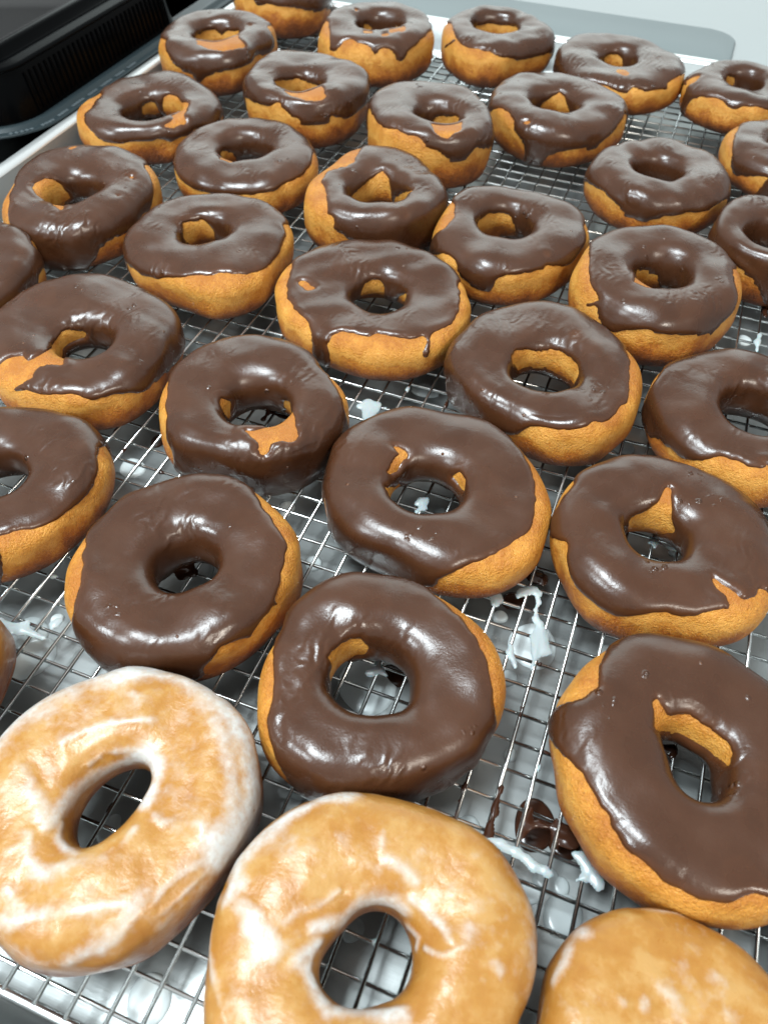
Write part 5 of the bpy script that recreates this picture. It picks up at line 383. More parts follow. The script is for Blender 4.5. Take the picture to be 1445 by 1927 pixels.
        [54,65,80,64,80,65,80,65,79,65,80,65,79,66,79,66,78,68,76,69,75,70,74,71,73,71,73,72,72,72,72,72,72,72,72,72,72,71,73,70,74,69,74,68,76,67,77,65,79,64,80,63,82,60,85,58,87,57,87,56,89,55,90,54,90,54,90,54,91,54,90,54,90,55,89,55,89,55,89,56,88,56,88,55,89,55,89,55,89,54,90,54,89,54,90,53,91,53,90,53,91,53,90,54,90,54,89,56,87,57,87,58,85,60,83,62,80,65,78,68,74,71,72,73,71,74,69,76,68,76,68,77,66,78,66,78,66,77,66,78,66,77,66,78,66,77,66,78,66,77,66,78,66,78,65,79,65,79,65,79,65,79,65,79,65,80,64,80,64,81,64,80,64,81,63,81,64,80,64,80,64,80,64,79,65,79,64,79,65,78,66,78,66,77,66,77,67,77,67,76,68,76,67,77,67,77,67,77,67,77,67,77,67,77,67,77,67,78,66,79,65,79,65,80,64,81,63,82,61,84,60,85,59,86,58,87,57,88,56,89,55,90,55,90,54,91,54,91,53,91,54,91,54,90,54,91,54,90,54,90,55,89,55,89,56,88,56,88,56,88,56,88,56,88,55,89,55,89,55,88,57,86,58,85,59,84,61,82,62,81,64,78,67,76,68,74,72,70,76,67,78,64,81,62,83,60,85,58,87,56,89,54,90,54,91,53,91,54,90,54,91,54,90,55,90,55,89,56,88,57,88,56,88,56,88,56,89,55,89,54,90,53,91,52,92,50,94,48,96,46,98,44,100,42,101,43,101,43,100,44,100,44,99,45,98,45,98,46,97,47,96,46,97,47,95,50,93,53,66,11,11,58,63,82,61,85,58,87,57,88,55,90,54,91,52,92,52,92,51,92,52,92,51,93,51,92,52,92,51,93,51,93,51,94,49,96,48,97,47,99,45,101,42,104,40,107,37,109,35,112,31,115,29,117,27,117,27,117,37,107,37,107,38,106,38,106,39,105,39,105,39,105,39,105,39,105,39,104,40,102,41,102,42,101,43,100,45,98,46,98,46,97,47,97,47,96,48,96,48,95,48,96,48,96,47,96,48,96,49,94,51,92,53,91,54,89,59,85,61,82,63,81,65,79,66,78,68,76,69,76,70,74,71,74,70,74,70,75,69,75,69,76,67,78,66,78,65,79,64,80,63,81,62,82,60,84,59,84,60,83,63,81,64,79,66,77,67,76,69,75,69,74,70,74,71,72,72,72,72,71,73,71,74,70,75,69,75,69,73,71,71,73,69,4,5,66,66,4,8,66,66,2,11,66,25], [], 'chocolate donut with a fully iced hole, directly behind the white-rimmed glazed donut'),
    30: ([-2.5212, -7.314, 3.8032, 2.922, 0.009, 0.0349, 0.0332, 0.0042, -0.0122, -0.0086, 0.0058, 0.0019], 0, [1.3511, -0.1867, -0.2136, -0.002, 0.0148, 0.0, -0.0, 0.0, 0.0],
        [46,74,74,69,77,66,80,63,82,61,84,60,85,58,86,57,88,55,90,54,90,54,91,53,91,53,91,53,92,52,92,53,91,54,90,55,89,56,88,57,88,57,87,58,86,59,85,59,85,60,85,60,84,60,84,60,84,61,83,61,83,61,83,61,83,61,83,61,84,60,84,60,84,59,85,59,85,59,85,59,85,58,86,58,86,57,87,57,86,57,87,57,87,56,88,55,89,55,89,54,89,55,89,54,90,54,89,55,89,56,87,57,87,58,85,60,84,61,82,63,81,64,79,66,77,68,74,71,71,74,69,76,67,78,66,78,65,79,65,79,64,80,63,80,64,80,63,80,63,80,64,79,64,80,64,79,64,79,65,79,65,78,66,78,66,78,66,78,66,78,67,77,67,77,67,78,66,78,66,79,65,79,65,80,64,80,64,81,63,81,62,83,61,83,60,84,60,85,58,86,57,64,2,21,57,64,3,21,56,63,5,20,55,63,6,20,55,63,6,20,55,62,7,21,54,61,8,21,54,60,9,21,54,59,10,21,55,57,11,21,55,57,11,20,56,57,11,20,57,56,11,20,57,56,11,20,57,56,11,19,59,55,11,19,59,55,11,19,59,54,12,18,60,54,13,17,60,54,13,3,74,54,90,54,91,54,90,54,90,54,90,54,90,54,90,53,91,53,92,52,92,52,92,52,93,51,93,50,95,49,95,49,96,47,97,47,98,46,98,45,100,44,100,43,101,43,100,44,100,44,100,44,103,41,105,38,107,37,108,36,110,34,111,44,101,43,101,43,102,42,103,41,6,11,87,40,6,11,87,40,5,11,89,39,4,12,89,39,2,14,90,53,91,53,91,52,93,50,94,50,94,49,96,48,96,47,97,47,97,47,97,47,97,47,97,47,97,48,95,49,95,50,93,52,92,53,90,55,88,57,86,59,83,62,80,65,78,67,76,68,75,70,73,71,72,73,70,74,69,75,68,76,67,76,66,78,64,79,63,80,63,80,63,81,61,82,61,82,61,82,60,84,59,84,58,86,47,97,47,97,47,97,46,99,45,100,44,101,43,103,41,104,40,106,38,107,36,110,34,111,33,113,31,114,30,115,29,115,29,115,29,115,29,115,29,115,29,114,30,113,31,111,33,110,34,108,36,107,37,106,38,104,40,103,41,103,41,102,42,102,42,102,42,102,42,102,42,102,42,103,41,104,40,104,40,105,39,106,38,107,37,108,36,108,36,109,36,108,36,109,35,109,35,110,34,110,34,110,34,110,34,111,33,111,34,110,34,110,34,110,34,110,34,109,35,109,36,108,36,107,37,107,37,106,48,95,50,94,50,93,51,92,52,92,52,91,44,99,45,99,45,99,46,97,47,97,47,97,48,96,48,96,48,96,59,85,59,85,59,85,60,84,59,85,59,2,2,80,24], [], 'chocolate donut with a white glaze pool seen through its round hole'),
    31: ([7.0295, -6.6047, 4.0637, 3.0301, 0.0016, -0.0307, -0.0007, -0.0068, -0.0093, -0.0059, -0.0154, -0.0052], 0, [1.0135, -0.0254, -0.0548, -0.0465, -0.1477, -0.0165, 0.0562, -0.0404, 0.0059],
        [42,78,66,77,67,76,67,76,68,75,69,74,70,74,70,74,70,74,70,74,70,75,69,76,68,76,68,77,67,77,67,59,2,17,66,59,2,17,66,58,4,17,64,59,4,17,64,58,5,17,64,58,6,16,63,58,7,16,63,57,8,16,63,57,9,15,62,57,10,14,63,57,10,14,63,57,10,14,63,57,11,13,63,57,11,13,63,57,11,13,63,56,12,14,62,56,12,14,62,56,12,14,63,55,13,13,63,55,13,14,62,43,2,10,13,14,63,42,2,10,13,14,63,54,13,15,63,53,13,15,63,53,13,15,64,52,13,15,64,53,12,15,64,53,12,15,65,52,12,14,66,52,12,14,66,52,12,14,66,52,12,14,67,51,12,13,68,51,12,13,68,51,12,13,68,51,12,13,68,51,12,13,68,51,12,13,69,50,12,13,69,50,12,13,69,50,12,13,69,50,12,13,69,50,12,13,68,51,12,14,67,50,13,14,67,50,13,14,67,50,13,15,65,51,13,15,65,51,13,15,64,52,13,16,63,52,13,16,62,53,13,17,61,53,13,17,60,54,13,18,59,54,13,18,59,54,13,19,58,54,13,19,59,53,13,20,58,53,13,20,59,52,13,20,59,51,14,20,60,50,14,20,61,49,14,20,62,48,14,20,63,47,14,20,63,47,14,19,65,46,14,19,65,46,14,19,66,45,14,18,67,45,14,18,67,44,15,18,67,44,15,17,68,45,14,17,68,45,14,17,67,46,14,17,67,46,14,17,66,48,13,18,65,48,13,18,64,49,13,18,63,50,13,18,63,50,14,17,63,50,14,18,61,51,14,18,61,51,14,17,62,51,13,18,62,51,13,18,62,51,13,17,63,51,13,17,63,51,13,16,64,51,13,15,66,50,13,14,67,49,14,13,68,49,14,13,69,48,13,13,70,47,14,12,72,44,16,12,73,42,17,12,74,33,2,3,19,13,75,32,24,14,76,30,24,14,77,29,23,16,78,27,23,17,78,26,22,19,78,26,21,20,79,25,19,22,78,26,17,24,78,26,16,25,78,25,15,27,78,25,13,29,78,25,11,30,78,26,9,31,79,25,8,32,79,26,6,33,80,26,4,33,81,26,3,34,82,61,83,60,83,60,84,59,84,60,84,59,84,59,85,59,84,60,82,62,80,64,51,11,14,68,51,93,50,95,49,95,57,88,56,89,55,89,56,89,56,89,55,90,55,89,57,88,57,88,58,86,59,86,59,85,61,83,62,82,63,81,64,79,67,77,68,75,70,73,72,71,73,69,76,66,79,64,81,61,83,59,85,58,86,56,88,55,89,54,90,53,92,52,92,52,92,52,92,53,91,54,90,55,89,56,88,57,88,57,87,58,86,59,84,61,83,61,82,62,81,63,81,62,82,61,82,61,83,60,84,59,84,58,86,57,87,56,88,55,89,55,90,54,90,55,89,56,88,57,87,59,85,61,82,64,80,66,78,68,75,72,71,75,69,76,68,78,65,80,64,81,63,81,63,81,63,80,63,81,63,80,64,79,65,77,66,77,67,76,68,75,69,74,70,74,70,73,71,73,72,72,72,72,73,71,73,71,74,70,74,71,74,70,75,69,75,70,75,69,76,68,76,68,75,70,74,70,73,71,70,75,65,79,61,84,57,88,54,90,52,93,51,94,40,104,40,105,40,104,41,103,42,102,43,100,44,100,45,98,46,97,48,94,50,93,51,91,53,90,54,89,55,88,56,87,57,86,58,86,58,86,58,86,58,86,58,87,58,87,57,88,57,88,57,88,56,89,56,89,56,88,57,88,57,87,57,86,59,85,59,84,61,82,62,81,63,79,23], [], 'large chocolate donut at lower right, bare dough at upper left, tall leaning hole'),
    32: ([-8.0787, -13.5758, 3.9893, 3.0346, -0.0313, -0.0012, -0.0026, 0.026, 0.0139, -0.0025, -0.0039, 0.0001], 0, [1.0984, -0.0541, -0.11, -0.2488, 0.0397, -0.0108, 0.0143, 0.0258, -0.0086],
        [], [(0.6,1,[(-3.75,0.16,2.6),(-3.71,0.57,2.64),(-3.59,1.13,2.64),(-3.37,1.75,2.6),(-2.9,2.44,2.6),(-2.31,3.02,2.6),(-1.48,3.36,2.78),(-0.74,3.74,2.68),(0.0,3.85,2.64),(0.83,3.75,2.64)]),(0.55,1,[(0.83,3.75,2.64),(1.54,3.49,2.64),(2.25,3.06,2.64),(2.85,2.61,2.51),(3.27,2.08,2.47),(3.65,1.42,2.31),(3.82,0.85,2.19),(3.82,0.17,2.37),(3.67,-0.4,2.56)]),(0.31,0.7,[(1.74,2.87,2.95),(2.48,2.28,2.93),(2.97,1.63,2.91),(3.33,1.05,2.84)]),(0.26,1,[(-0.95,-1.35,2.86),(-1.02,-0.78,2.66),(-1.02,-0.16,2.44),(-0.86,0.43,2.28),(-0.65,0.84,2.21),(-0.26,1.19,2.14),(0.39,1.33,2.66),(0.93,1.02,2.84),(1.11,0.52,2.84),(1.16,0.05,2.84)]),(0.14,0.9,[(-0.81,-1.21,2.62),(-0.57,-1.57,2.76),(-0.11,-1.75,2.79),(0.44,-1.79,2.91),(0.98,-1.61,2.99),(1.22,-1.22,2.99),(1.34,-0.62,2.96)]),(0.26,0.9,[(-2.05,-0.75,3.03),(-1.44,-0.96,2.99),(-1.24,-1.19,2.96)]),(0.15,0.9,[(-2.39,-0.37,3.03),(-1.89,-0.6,3.03)]),(0.22,0.75,[(-1.21,-1.81,3.02),(-0.85,-2.33,3.03),(-0.32,-2.44,3.03),(0.19,-2.18,3.0),(0.67,-1.84,2.97),(1.06,-1.59,3.0)]),(0.13,0.9,[(-1.9,0.64,3.03),(-1.56,1.14,3.02),(-1.14,1.55,3.02),(-0.51,1.91,3.01),(0.15,2.23,3.03)]),(0.1,0.8,[(-1.01,0.5,2.69),(-0.8,0.95,2.73),(-0.23,1.33,2.62),(0.06,1.33,2.49)]),(0.18,0.95,[(-0.58,-3.79,2.84),(-0.24,-3.62,2.95),(0.07,-3.34,3.01),(0.61,-3.08,3.03),(1.05,-2.88,3.03),(1.61,-2.53,3.02),(2.33,-2.23,2.95)]),(0.25,0.85,[(2.33,-2.23,2.95),(2.25,-2.68,2.84),(1.94,-3.19,2.71),(1.49,-3.59,2.64),(1.3,-3.82,2.47)]),(0.19,0.9,[(-0.9,-3.09,3.02),(-0.51,-3.29,3.01),(-0.15,-3.52,2.98)]),(0.06,0.9,[(3.6,-0.24,2.68),(3.26,-0.72,2.86),(2.92,-1.28,2.93),(2.71,-1.81,2.91),(2.61,-2.29,2.81),(2.81,-2.25,2.68),(3.05,-1.85,2.68),(3.26,-1.35,2.71),(3.56,-0.63,2.64)]),(0.06,0.8,[(1.51,-3.24,2.89),(1.55,-2.97,2.96),(1.85,-2.91,2.91),(1.82,-3.15,2.81),(1.59,-3.23,2.86)]),(0.18,0.9,[(1.65,-0.14,3.01),(1.97,-0.22,3.03),(2.11,-0.05,3.03)]),(0.07,0.9,[(2.31,-0.36,3.03),(2.51,-0.05,3.03),(2.79,0.12,3.02),(3.0,0.0,2.99)]),(0.16,0.8,[(1.3,1.3,3.01),(1.77,1.13,3.03)]),(0.15,0.8,[(-0.83,2.63,3.03),(-0.46,2.6,3.03),(-0.62,2.55,3.03)]),(0.08,0.7,[(-0.06,2.98,3.03),(0.27,3.11,3.01)]),(0.08,0.7,[(0.85,3.17,2.98),(0.93,3.21,2.96)]),(0.37,0.45,[(3.63,-0.89,2.42),(3.42,-1.51,2.37),(3.04,-2.23,2.31)]),(0.31,0.45,[(-0.54,-4.13,2.42),(0.55,-4.16,2.25),(1.25,-3.97,1.74),(2.01,-3.48,1.52)]),(0.16,0.5,[(-2.67,-1.04,3.01),(-2.56,-0.69,3.03),(-2.65,-0.35,3.03)]),(0.47,0.18,[(-1.93,1.55,3.03),(-1.28,2.6,3.03),(-0.72,2.27,3.03)]),(0.42,0.25,[(1.53,0.6,3.0),(2.49,0.5,3.03),(2.5,-0.11,3.03)]),(0.21,0.3,[(-2.2,0.29,3.03),(-1.47,-0.26,2.94)]),(0.09,0.7,[(-1.43,-2.25,3.03),(-1.23,-2.02,3.03)])], 'glazed donut with a thick white rim of glaze and a leaning oval hole'),
    33: ([0.027, -14.5612, 4.0888, 3.1163, 0.0034, 0.0275, 0.0039, 0.0208, -0.0185, -0.0042, 0.0012, 0.0112], 0, [1.1675, 0.0853, -0.1142, -0.0401, 0.0902, 0.0661, -0.0401, -0.0115, -0.0057],
        [], [(0.28,0.9,[(-3.83,0.76,2.63),(-3.54,1.47,2.79),(-3.06,2.24,2.82),(-2.55,2.78,2.79),(-1.84,3.19,2.79)]),(0.26,1,[(-3.89,0.69,2.53),(-3.59,0.08,2.88),(-3.67,-0.32,2.79)]),(0.21,0.95,[(-3.9,-0.34,2.37),(-3.27,-0.36,3.03),(-2.81,-0.43,3.11)]),(0.38,1,[(-2.86,-0.63,3.1),(-2.44,-0.77,3.12),(-2.2,-0.91,3.12)]),(0.25,1,[(-1.41,-0.09,2.96),(-1.11,0.15,2.77),(-0.86,0.47,2.51),(-0.6,0.93,2.56),(-0.08,1.16,2.46),(0.45,1.15,2.56)]),(0.22,1,[(-1.49,-0.9,3.01),(-1.33,-0.58,2.86),(-1.21,-0.3,2.73),(-1.22,-0.98,2.83),(-1.02,-1.16,2.73),(-0.7,-1.41,2.77),(-0.36,-1.62,2.92)]),(0.12,0.8,[(0.67,0.96,2.19),(1.08,0.72,2.61),(1.15,0.51,2.4)]),(0.11,0.85,[(1.32,0.51,2.77),(1.73,0.42,3.02),(2.02,0.68,3.1),(2.24,0.82,3.11),(2.18,1.26,3.12)]),(0.15,0.85,[(0.65,1.38,2.94),(1.08,1.23,2.99),(1.67,0.97,3.07),(1.83,0.8,3.08)]),(0.14,0.8,[(-0.26,2.0,3.1),(0.22,1.97,3.1),(0.61,1.79,3.08)]),(0.09,0.8,[(-0.63,2.58,3.12),(-0.49,2.23,3.12)]),(0.12,0.7,[(-1.68,2.09,3.12),(-1.53,2.0,3.12)]),(0.11,0.7,[(0.45,2.54,3.12),(0.56,2.53,3.12)]),(0.21,0.95,[(-0.36,-1.62,2.92),(0.37,-1.26,2.65),(1.16,-1.11,2.96)]),(0.11,0.8,[(-3.89,-0.43,2.37),(-3.68,-1.34,2.48),(-3.06,-2.14,2.91),(-2.57,-2.57,3.01)]),(0.08,0.7,[(-2.13,-0.28,3.11),(-1.94,0.04,3.1),(-1.49,0.4,3.04),(-1.17,0.9,3.01)]),(0.16,0.6,[(-2.83,-1.47,3.08),(-2.53,-1.46,3.11)]),(0.12,0.8,[(2.98,0.66,3.11),(3.13,0.62,3.09)]),(0.37,0.35,[(-2.85,1.33,3.08),(-2.25,1.5,3.12)]),(0.28,0.4,[(2.68,3.2,2.43),(3.43,2.51,2.37),(3.82,1.39,2.67),(4.03,0.44,2.37)]),(0.07,0.7,[(1.5,1.95,3.12),(1.59,1.89,3.12)]),(0.07,0.7,[(1.85,2.9,3.04),(1.85,2.9,3.04)]),(0.1,0.5,[(2.06,1.81,3.12),(2.27,1.82,3.12)]),(0.06,0.6,[(-1.65,1.05,3.1),(-1.56,1.04,3.1)]),(0.25,0.4,[(-2.63,-2.21,3.06),(-2.28,-2.28,3.1)]),(0.1,0.5,[(2.37,0.8,3.12),(2.66,0.06,3.12),(2.82,0.25,3.12)]),(0.12,0.4,[(1.87,0.0,3.05),(1.97,-0.09,3.08)]),(0.12,0.5,[(-1.3,3.59,2.53),(-0.33,3.81,2.53),(0.5,3.83,2.58)]),(0.11,0.4,[(-0.99,1.72,3.1),(-0.42,1.71,3.07)])], 'golden glazed donut cut by the bottom edge, round hole showing the wires'),
    34: ([8.2147, -14.6248, 3.8922, 2.5972, -0.0141, -0.0473, 0.0269, 0.0095, -0.0, -0.0014, 0.002, 0.0089], 0, [0.747, -0.6032, -0.0474, 0.1218, 0.0192, -0.0001, -0.0, -0.0049, -0.0016],
        [], [(0.19,1,[(-3.15,2.41,2.19),(-3.12,2.4,2.23)]),(0.15,0.85,[(-3.42,1.98,2.15),(-3.5,1.63,2.23),(-3.63,1.15,2.19)]),(0.14,0.6,[(-3.78,0.75,1.81),(-3.75,0.33,1.81)]),(0.07,0.7,[(-2.57,3.2,1.93),(-2.2,3.46,1.93),(-1.59,3.62,2.15),(-0.69,3.9,1.98)]),(0.09,0.9,[(-1.42,3.23,2.47),(-1.42,3.23,2.47)]),(0.08,0.6,[(-1.7,2.81,2.55),(-1.47,2.68,2.58)]),(0.11,0.9,[(-0.84,2.47,2.6),(-0.78,2.48,2.6)]),(0.19,0.7,[(-0.06,2.56,2.59),(0.16,2.5,2.59)]),(0.11,0.85,[(-1.33,1.91,2.6),(-1.12,1.85,2.59),(-0.9,1.72,2.59)]),(0.11,0.85,[(-2.14,1.24,2.6),(-2.07,1.14,2.59)]),(0.11,0.85,[(-1.56,1.43,2.59),(-1.65,1.27,2.58)]),(0.19,0.8,[(0.37,1.84,2.6),(0.48,1.78,2.6)]),(0.09,0.7,[(-0.22,2.04,2.6),(-0.22,2.04,2.6)]),(0.07,0.7,[(0.97,3.09,2.43),(0.97,3.09,2.43)]),(0.1,0.5,[(-0.34,3.89,2.02),(0.4,3.68,2.15),(1.09,3.46,2.07)]),(0.16,0.5,[(-0.98,1.7,2.59),(-0.76,1.47,2.56)]),(0.16,0.4,[(-0.62,2.33,2.6),(-0.32,2.06,2.6)])], 'glazed donut in the bottom right corner, only its domed golden top showing'),
    35: ([-17.0575, -12.9202, 3.5096, 2.926, -0.0006, 0.0144, -0.0151, 0.0139, -0.014, -0.0007, -0.0063, -0.0072], 0, [0.7306, 0.3076, 0.4358, -0.0327, 0.0921, -0.0, 0.0, 0.0026, 0.0021],
        [], [(0.08,1,[(2.24,2.92,2.04),(2.44,2.78,1.97),(2.56,2.67,1.97),(2.75,2.41,2.23)])], 'glazed donut of which only a brown side sliver shows at the left edge'),
}
# tubes of dripped glaze / chocolate lying on the rack: (material, [[(x, y, z, r), ...], ...])
DRIPS = [
    ('w', [[(0.757, -1.174, 0.02, 0.148), (0.931, -0.964, 0.02, 0.161), (1.167, -0.791, 0.02, 0.161), (1.409, -0.95, 0.02, 0.104), (1.484, -1.203, 0.02, 0.078), (1.509, -1.657, 0.02, 0.078), (1.571, -1.906, 0.02, 0.101), (1.78, -2.155, 0.02, 0.132), (1.926, -2.453, 0.02, 0.179), (2.01, -2.799, 0.02, 0.224), (2.174, -3.08, 0.02, 0.223)], [(1.88, -2.763, 0.02, 0.189), (1.883, -3.165, 0.02, 0.129), (1.929, -3.544, 0.02, 0.088), (1.952, -4.062, 0.02, 0.06)]]),
    ('w', [[(-0.051, -1.618, 0.02, 0.184), (-0.011, -1.712, 0.02, 0.209), (-0.006, -1.866, 0.02, 0.086)]]),
    ('w', [[(1.03, -3.413, 0.02, 0.059), (1.07, -3.654, 0.02, 0.082), (1.226, -3.875, 0.02, 0.07), (1.428, -4.143, 0.02, 0.058)]]),
    ('w', [[(2.063, -10.167, 0.02, 0.08), (2.498, -10.053, 0.02, 0.085), (2.985, -10.136, 0.02, 0.1), (3.387, -10.223, 0.02, 0.084), (3.625, -10.316, 0.02, 0.094), (3.941, -10.3, 0.02, 0.088), (4.109, -10.339, 0.02, 0.078)]]),
    ('w', [[(4.703, -9.552, 0.02, 0.066), (4.867, -9.57, 0.02, 0.131), (5.129, -9.814, 0.02, 0.156), (5.377, -10.006, 0.02, 0.155), (5.458, -10.155, 0.02, 0.103)], [(4.855, -10.259, 0.02, 0.072), (5.062, -10.127, 0.02, 0.091), (5.154, -9.936, 0.02, 0.104)]]),
    ('w', [[(-8.319, 6.328, 0.02, 0.251), (-8.112, 6.215, 0.02, 0.31), (-7.996, 5.718, 0.02, 0.223), (-7.954, 5.277, 0.02, 0.148)], [(-8.562, 6.192, 0.02, 0.125), (-8.406, 6.412, 0.02, 0.201), (-7.933, 6.443, 0.02, 0.201)]]),
    ('w', [[(-16.363, -9.108, 0.02, 0.087), (-15.895, -9.227, 0.02, 0.138), (-15.443, -9.114, 0.02, 0.207), (-15.439, -8.789, 0.02, 0.087)], [(-15.43, -9.13, 0.02, 0.207), (-14.957, -9.157, 0.02, 0.103), (-14.524, -9.135, 0.02, 0.062)], [(-16.01, -9.186, 0.02, 0.086), (-15.68, -9.398, 0.02, 0.069)]]),
    ('w', [[(-14.474, -8.755, 0.02, 0.086), (-14.466, -8.538, 0.02, 0.132), (-14.439, -8.376, 0.02, 0.097)]]),
    ('w', [[(-3.097, -5.617, 0.02, 0.05), (-2.96, -5.97, 0.02, 0.123), (-3.123, -6.143, 0.02, 0.098), (-3.295, -6.21, 0.02, 0.05)], [(-2.96, -5.97, 0.02, 0.111), (-2.688, -6.082, 0.02, 0.061)]]),
    ('w', [[(-4.305, 1.588, 0.02, 0.097), (-4.125, 1.805, 0.02, 0.18), (-3.99, 1.519, 0.02, 0.11), (-4.14, 1.221, 0.02, 0.096)]]),
    ('w', [[(-5.454, -2.829, 0.02, 0.051), (-5.147, -2.567, 0.02, 0.102), (-4.965, -2.454, 0.02, 0.09)]]),
    ('w', [[(8.007, 18.349, 0.02, 0.099), (7.978, 17.635, 0.02, 0.12), (7.972, 16.99, 0.02, 0.076)]]),
    ('w', [[(4.923, 3.06, 0.02, 0.05), (5.081, 3.25, 0.02, 0.088), (5.135, 2.891, 0.02, 0.063)], [(5.087, 3.21, 0.02, 0.063), (5.879, 3.1, 0.02, 0.05)]]),
    ('c', [[(2.065, -8.381, 0.0, 0.056), (2.038, -9.099, 0.0, 0.06), (2.068, -9.601, 0.0, 0.102), (2.077, -10.017, 0.0, 0.12), (2.061, -10.106, 0.0, 0.08)]]),
    ('c', [[(3.121, -8.678, -0.08, 0.06), (3.043, -9.14, -0.08, 0.122), (3.021, -9.486, -0.08, 0.121), (3.015, -9.725, -0.08, 0.05)], [(3.095, -9.233, -0.08, 0.081), (3.493, -9.05, -0.08, 0.076), (3.947, -8.987, -0.08, 0.065)], [(3.993, -8.771, -0.08, 0.054), (4.014, -9.158, -0.08, 0.113), (4.064, -9.552, -0.08, 0.085)], [(4.099, -9.291, -0.08, 0.147), (4.36, -9.245, -0.08, 0.147), (4.549, -9.117, -0.08, 0.16)], [(3.978, -9.003, -0.08, 0.108), (4.304, -8.989, -0.08, 0.148)]]),
    ('c', [[(1.016, -0.02, -0.2, 0.241), (1.348, -0.054, -0.2, 0.24)]]),
    ('c', [[(1.015, -8.327, 0.0, 0.05), (0.963, -9.3, 0.0, 0.05), (0.979, -9.941, 0.0, 0.05)]]),
    ('c', [[(2.023, -4.587, 0.0, 0.051), (2.001, -4.729, 0.0, 0.051)], [(1.998, -5.548, 0.0, 0.05), (2.003, -5.896, 0.0, 0.05)]]),
    ('c', [[(6.322, -5.102, 0.0, 0.058), (6.684, -5.221, 0.0, 0.081), (6.989, -5.166, 0.0, 0.069), (6.969, -5.429, 0.0, 0.05)]]),
    ('c', [[(-11.753, -4.865, 0.2, 0.2), (-11.362, -4.623, 0.2, 0.267), (-11.002, -4.756, 0.1, 0.147), (-11.364, -5.084, 0.0, 0.093)]]),
    ('c', [[(-12.304, 4.554, 0.3, 0.157), (-12.266, 4.127, 0.0, 0.063), (-12.28, 3.734, 0.0, 0.05)], [(-12.131, 4.279, 0.0, 0.076), (-11.488, 4.243, 0.0, 0.125)]]),
    ('c', [[(8.165, 20.948, 0.0, 0.126), (8.169, 20.043, 0.0, 0.057)]]),
]
# drops lying on the pan floor: (material, x, y, rx, ry)
DROPS = [('w', 1.755, -2.276, 0.856, 1.03), ('w', 0.283, -1.506, 0.286, 0.292), ('t', -15.964, -8.627, 0.718, 0.655), ('w', -15.274, -9.488, 0.76, 0.967), ('w', -5.517, -17.312, 0.626, 0.711), ('w', -3.386, -5.995, 1.035, 1.205), ('w', -23.574, 6.044, 1.403, 1.27), ('w', -9.65, 0.392, 0.34, 0.414), ('w', 3.803, -10.709, 0.389, 0.322), ('t', 4.608, -10.188, 0.293, 0.309), ('t', 4.848, -10.955, 0.574, 0.668), ('t', -0.867, -13.574, 0.315, 0.385), ('w', -12.434, 4.926, 0.348, 0.432), ('t', -11.331, -4.268, 0.505, 0.992), ('c', 0.578, -0.636, 0.456, 0.427), ('c', 1.123, 0.849, 0.361, 0.397), ('c', 3.428, -8.667, 0.683, 0.84), ('c', 4.46, -8.936, 0.505, 0.468), ('c', -16.837, 1.826, 0.316, 0.388), ('c', -2.673, -5.329, 0.58, 0.437), ('w', -15.391, -7.779, 0.242, 0.255), ('t', 1.235, -3.918, 0.348, 0.354), ('t', 4.165, -10.146, 0.426, 0.379), ('t', 4.393, -1.63, 0.277, 0.425), ('w', 6.119, 4.065, 0.218, 0.175), ('t', 9.339, -5.423, 0.456, 0.649), ('c', 8.726, -5.283, 0.141, 0.285), ('t', -9.201, -13.702, 0.338, 0.482), ('w', -2.525, 3.401, 0.228, 0.3), ('t', -4.106, -10.265, 0.491, 0.413), ('w', -16.995, -0.009, 0.613, 0.535), ('t', -16.712, -4.053, 0.526, 0.529), ('w', -7.411, -1.837, 0.343, 0.37), ('t', -3.495, 8.259, 0.748, 0.577), ('w', 5.955, 9.099, 0.382, 0.35), ('t', -6.596, 9.605, 0.674, 0.468), ('w', 7.649, 19.523, 0.39, 0.398), ('w', 9.716, -3.723, 0.363, 0.389), ('t', -15.891, 9.131, 0.65, 0.435), ('w', -15.448, -3.256, 0.264, 0.264), ('t', 3.041, 9.368, 0.586, 0.429), ('w', 2.083, -6.691, 0.217, 0.238), ('t', 1.456, -9.573, 0.442, 0.431)]

def wobble(X, seed, amp):
    rng = np.random.default_rng(seed); h = np.zeros(X.shape[:-1])
    for f in (0.9, 0.9, 1.6, 1.6, 2.6, 2.6, 3.8):
        k = rng.normal(size=3); k *= f/np.linalg.norm(k)
        h += np.sin(X@k*1.6+rng.uniform(0, 6.28))/f**0.9
    return amp*h
def compact(V, F, extra=None):
    u, inv = np.unique(F, return_inverse=True)
    return V[u], inv.reshape(F.shape), (extra[u] if extra is not None else None)
# ---------------------------------------------------------------- setting: counter
PAN_Z = -1.35
CNT_Z = -1.75
me = mesh_from('counter', [(-200*U, -60*U, CNT_Z*U), (160*U, -60*U, CNT_Z*U), (160*U, 190*U, CNT_Z*U), (-200*U, 190*U, CNT_Z*U),
                           (-200*U, -60*U, (CNT_Z-4)*U), (160*U, -60*U, (CNT_Z-4)*U), (160*U, 190*U, (CNT_Z-4)*U), (-200*U, 190*U, (CNT_Z-4)*U)],
               [(0, 1, 2, 3), (7, 6, 5, 4), (0, 4, 5, 1), (1, 5, 6, 2), (2, 6, 7, 3), (3, 7, 4, 0)])
o = link('counter', me, M_COUNTER, smooth=False); o['kind'] = 'structure'

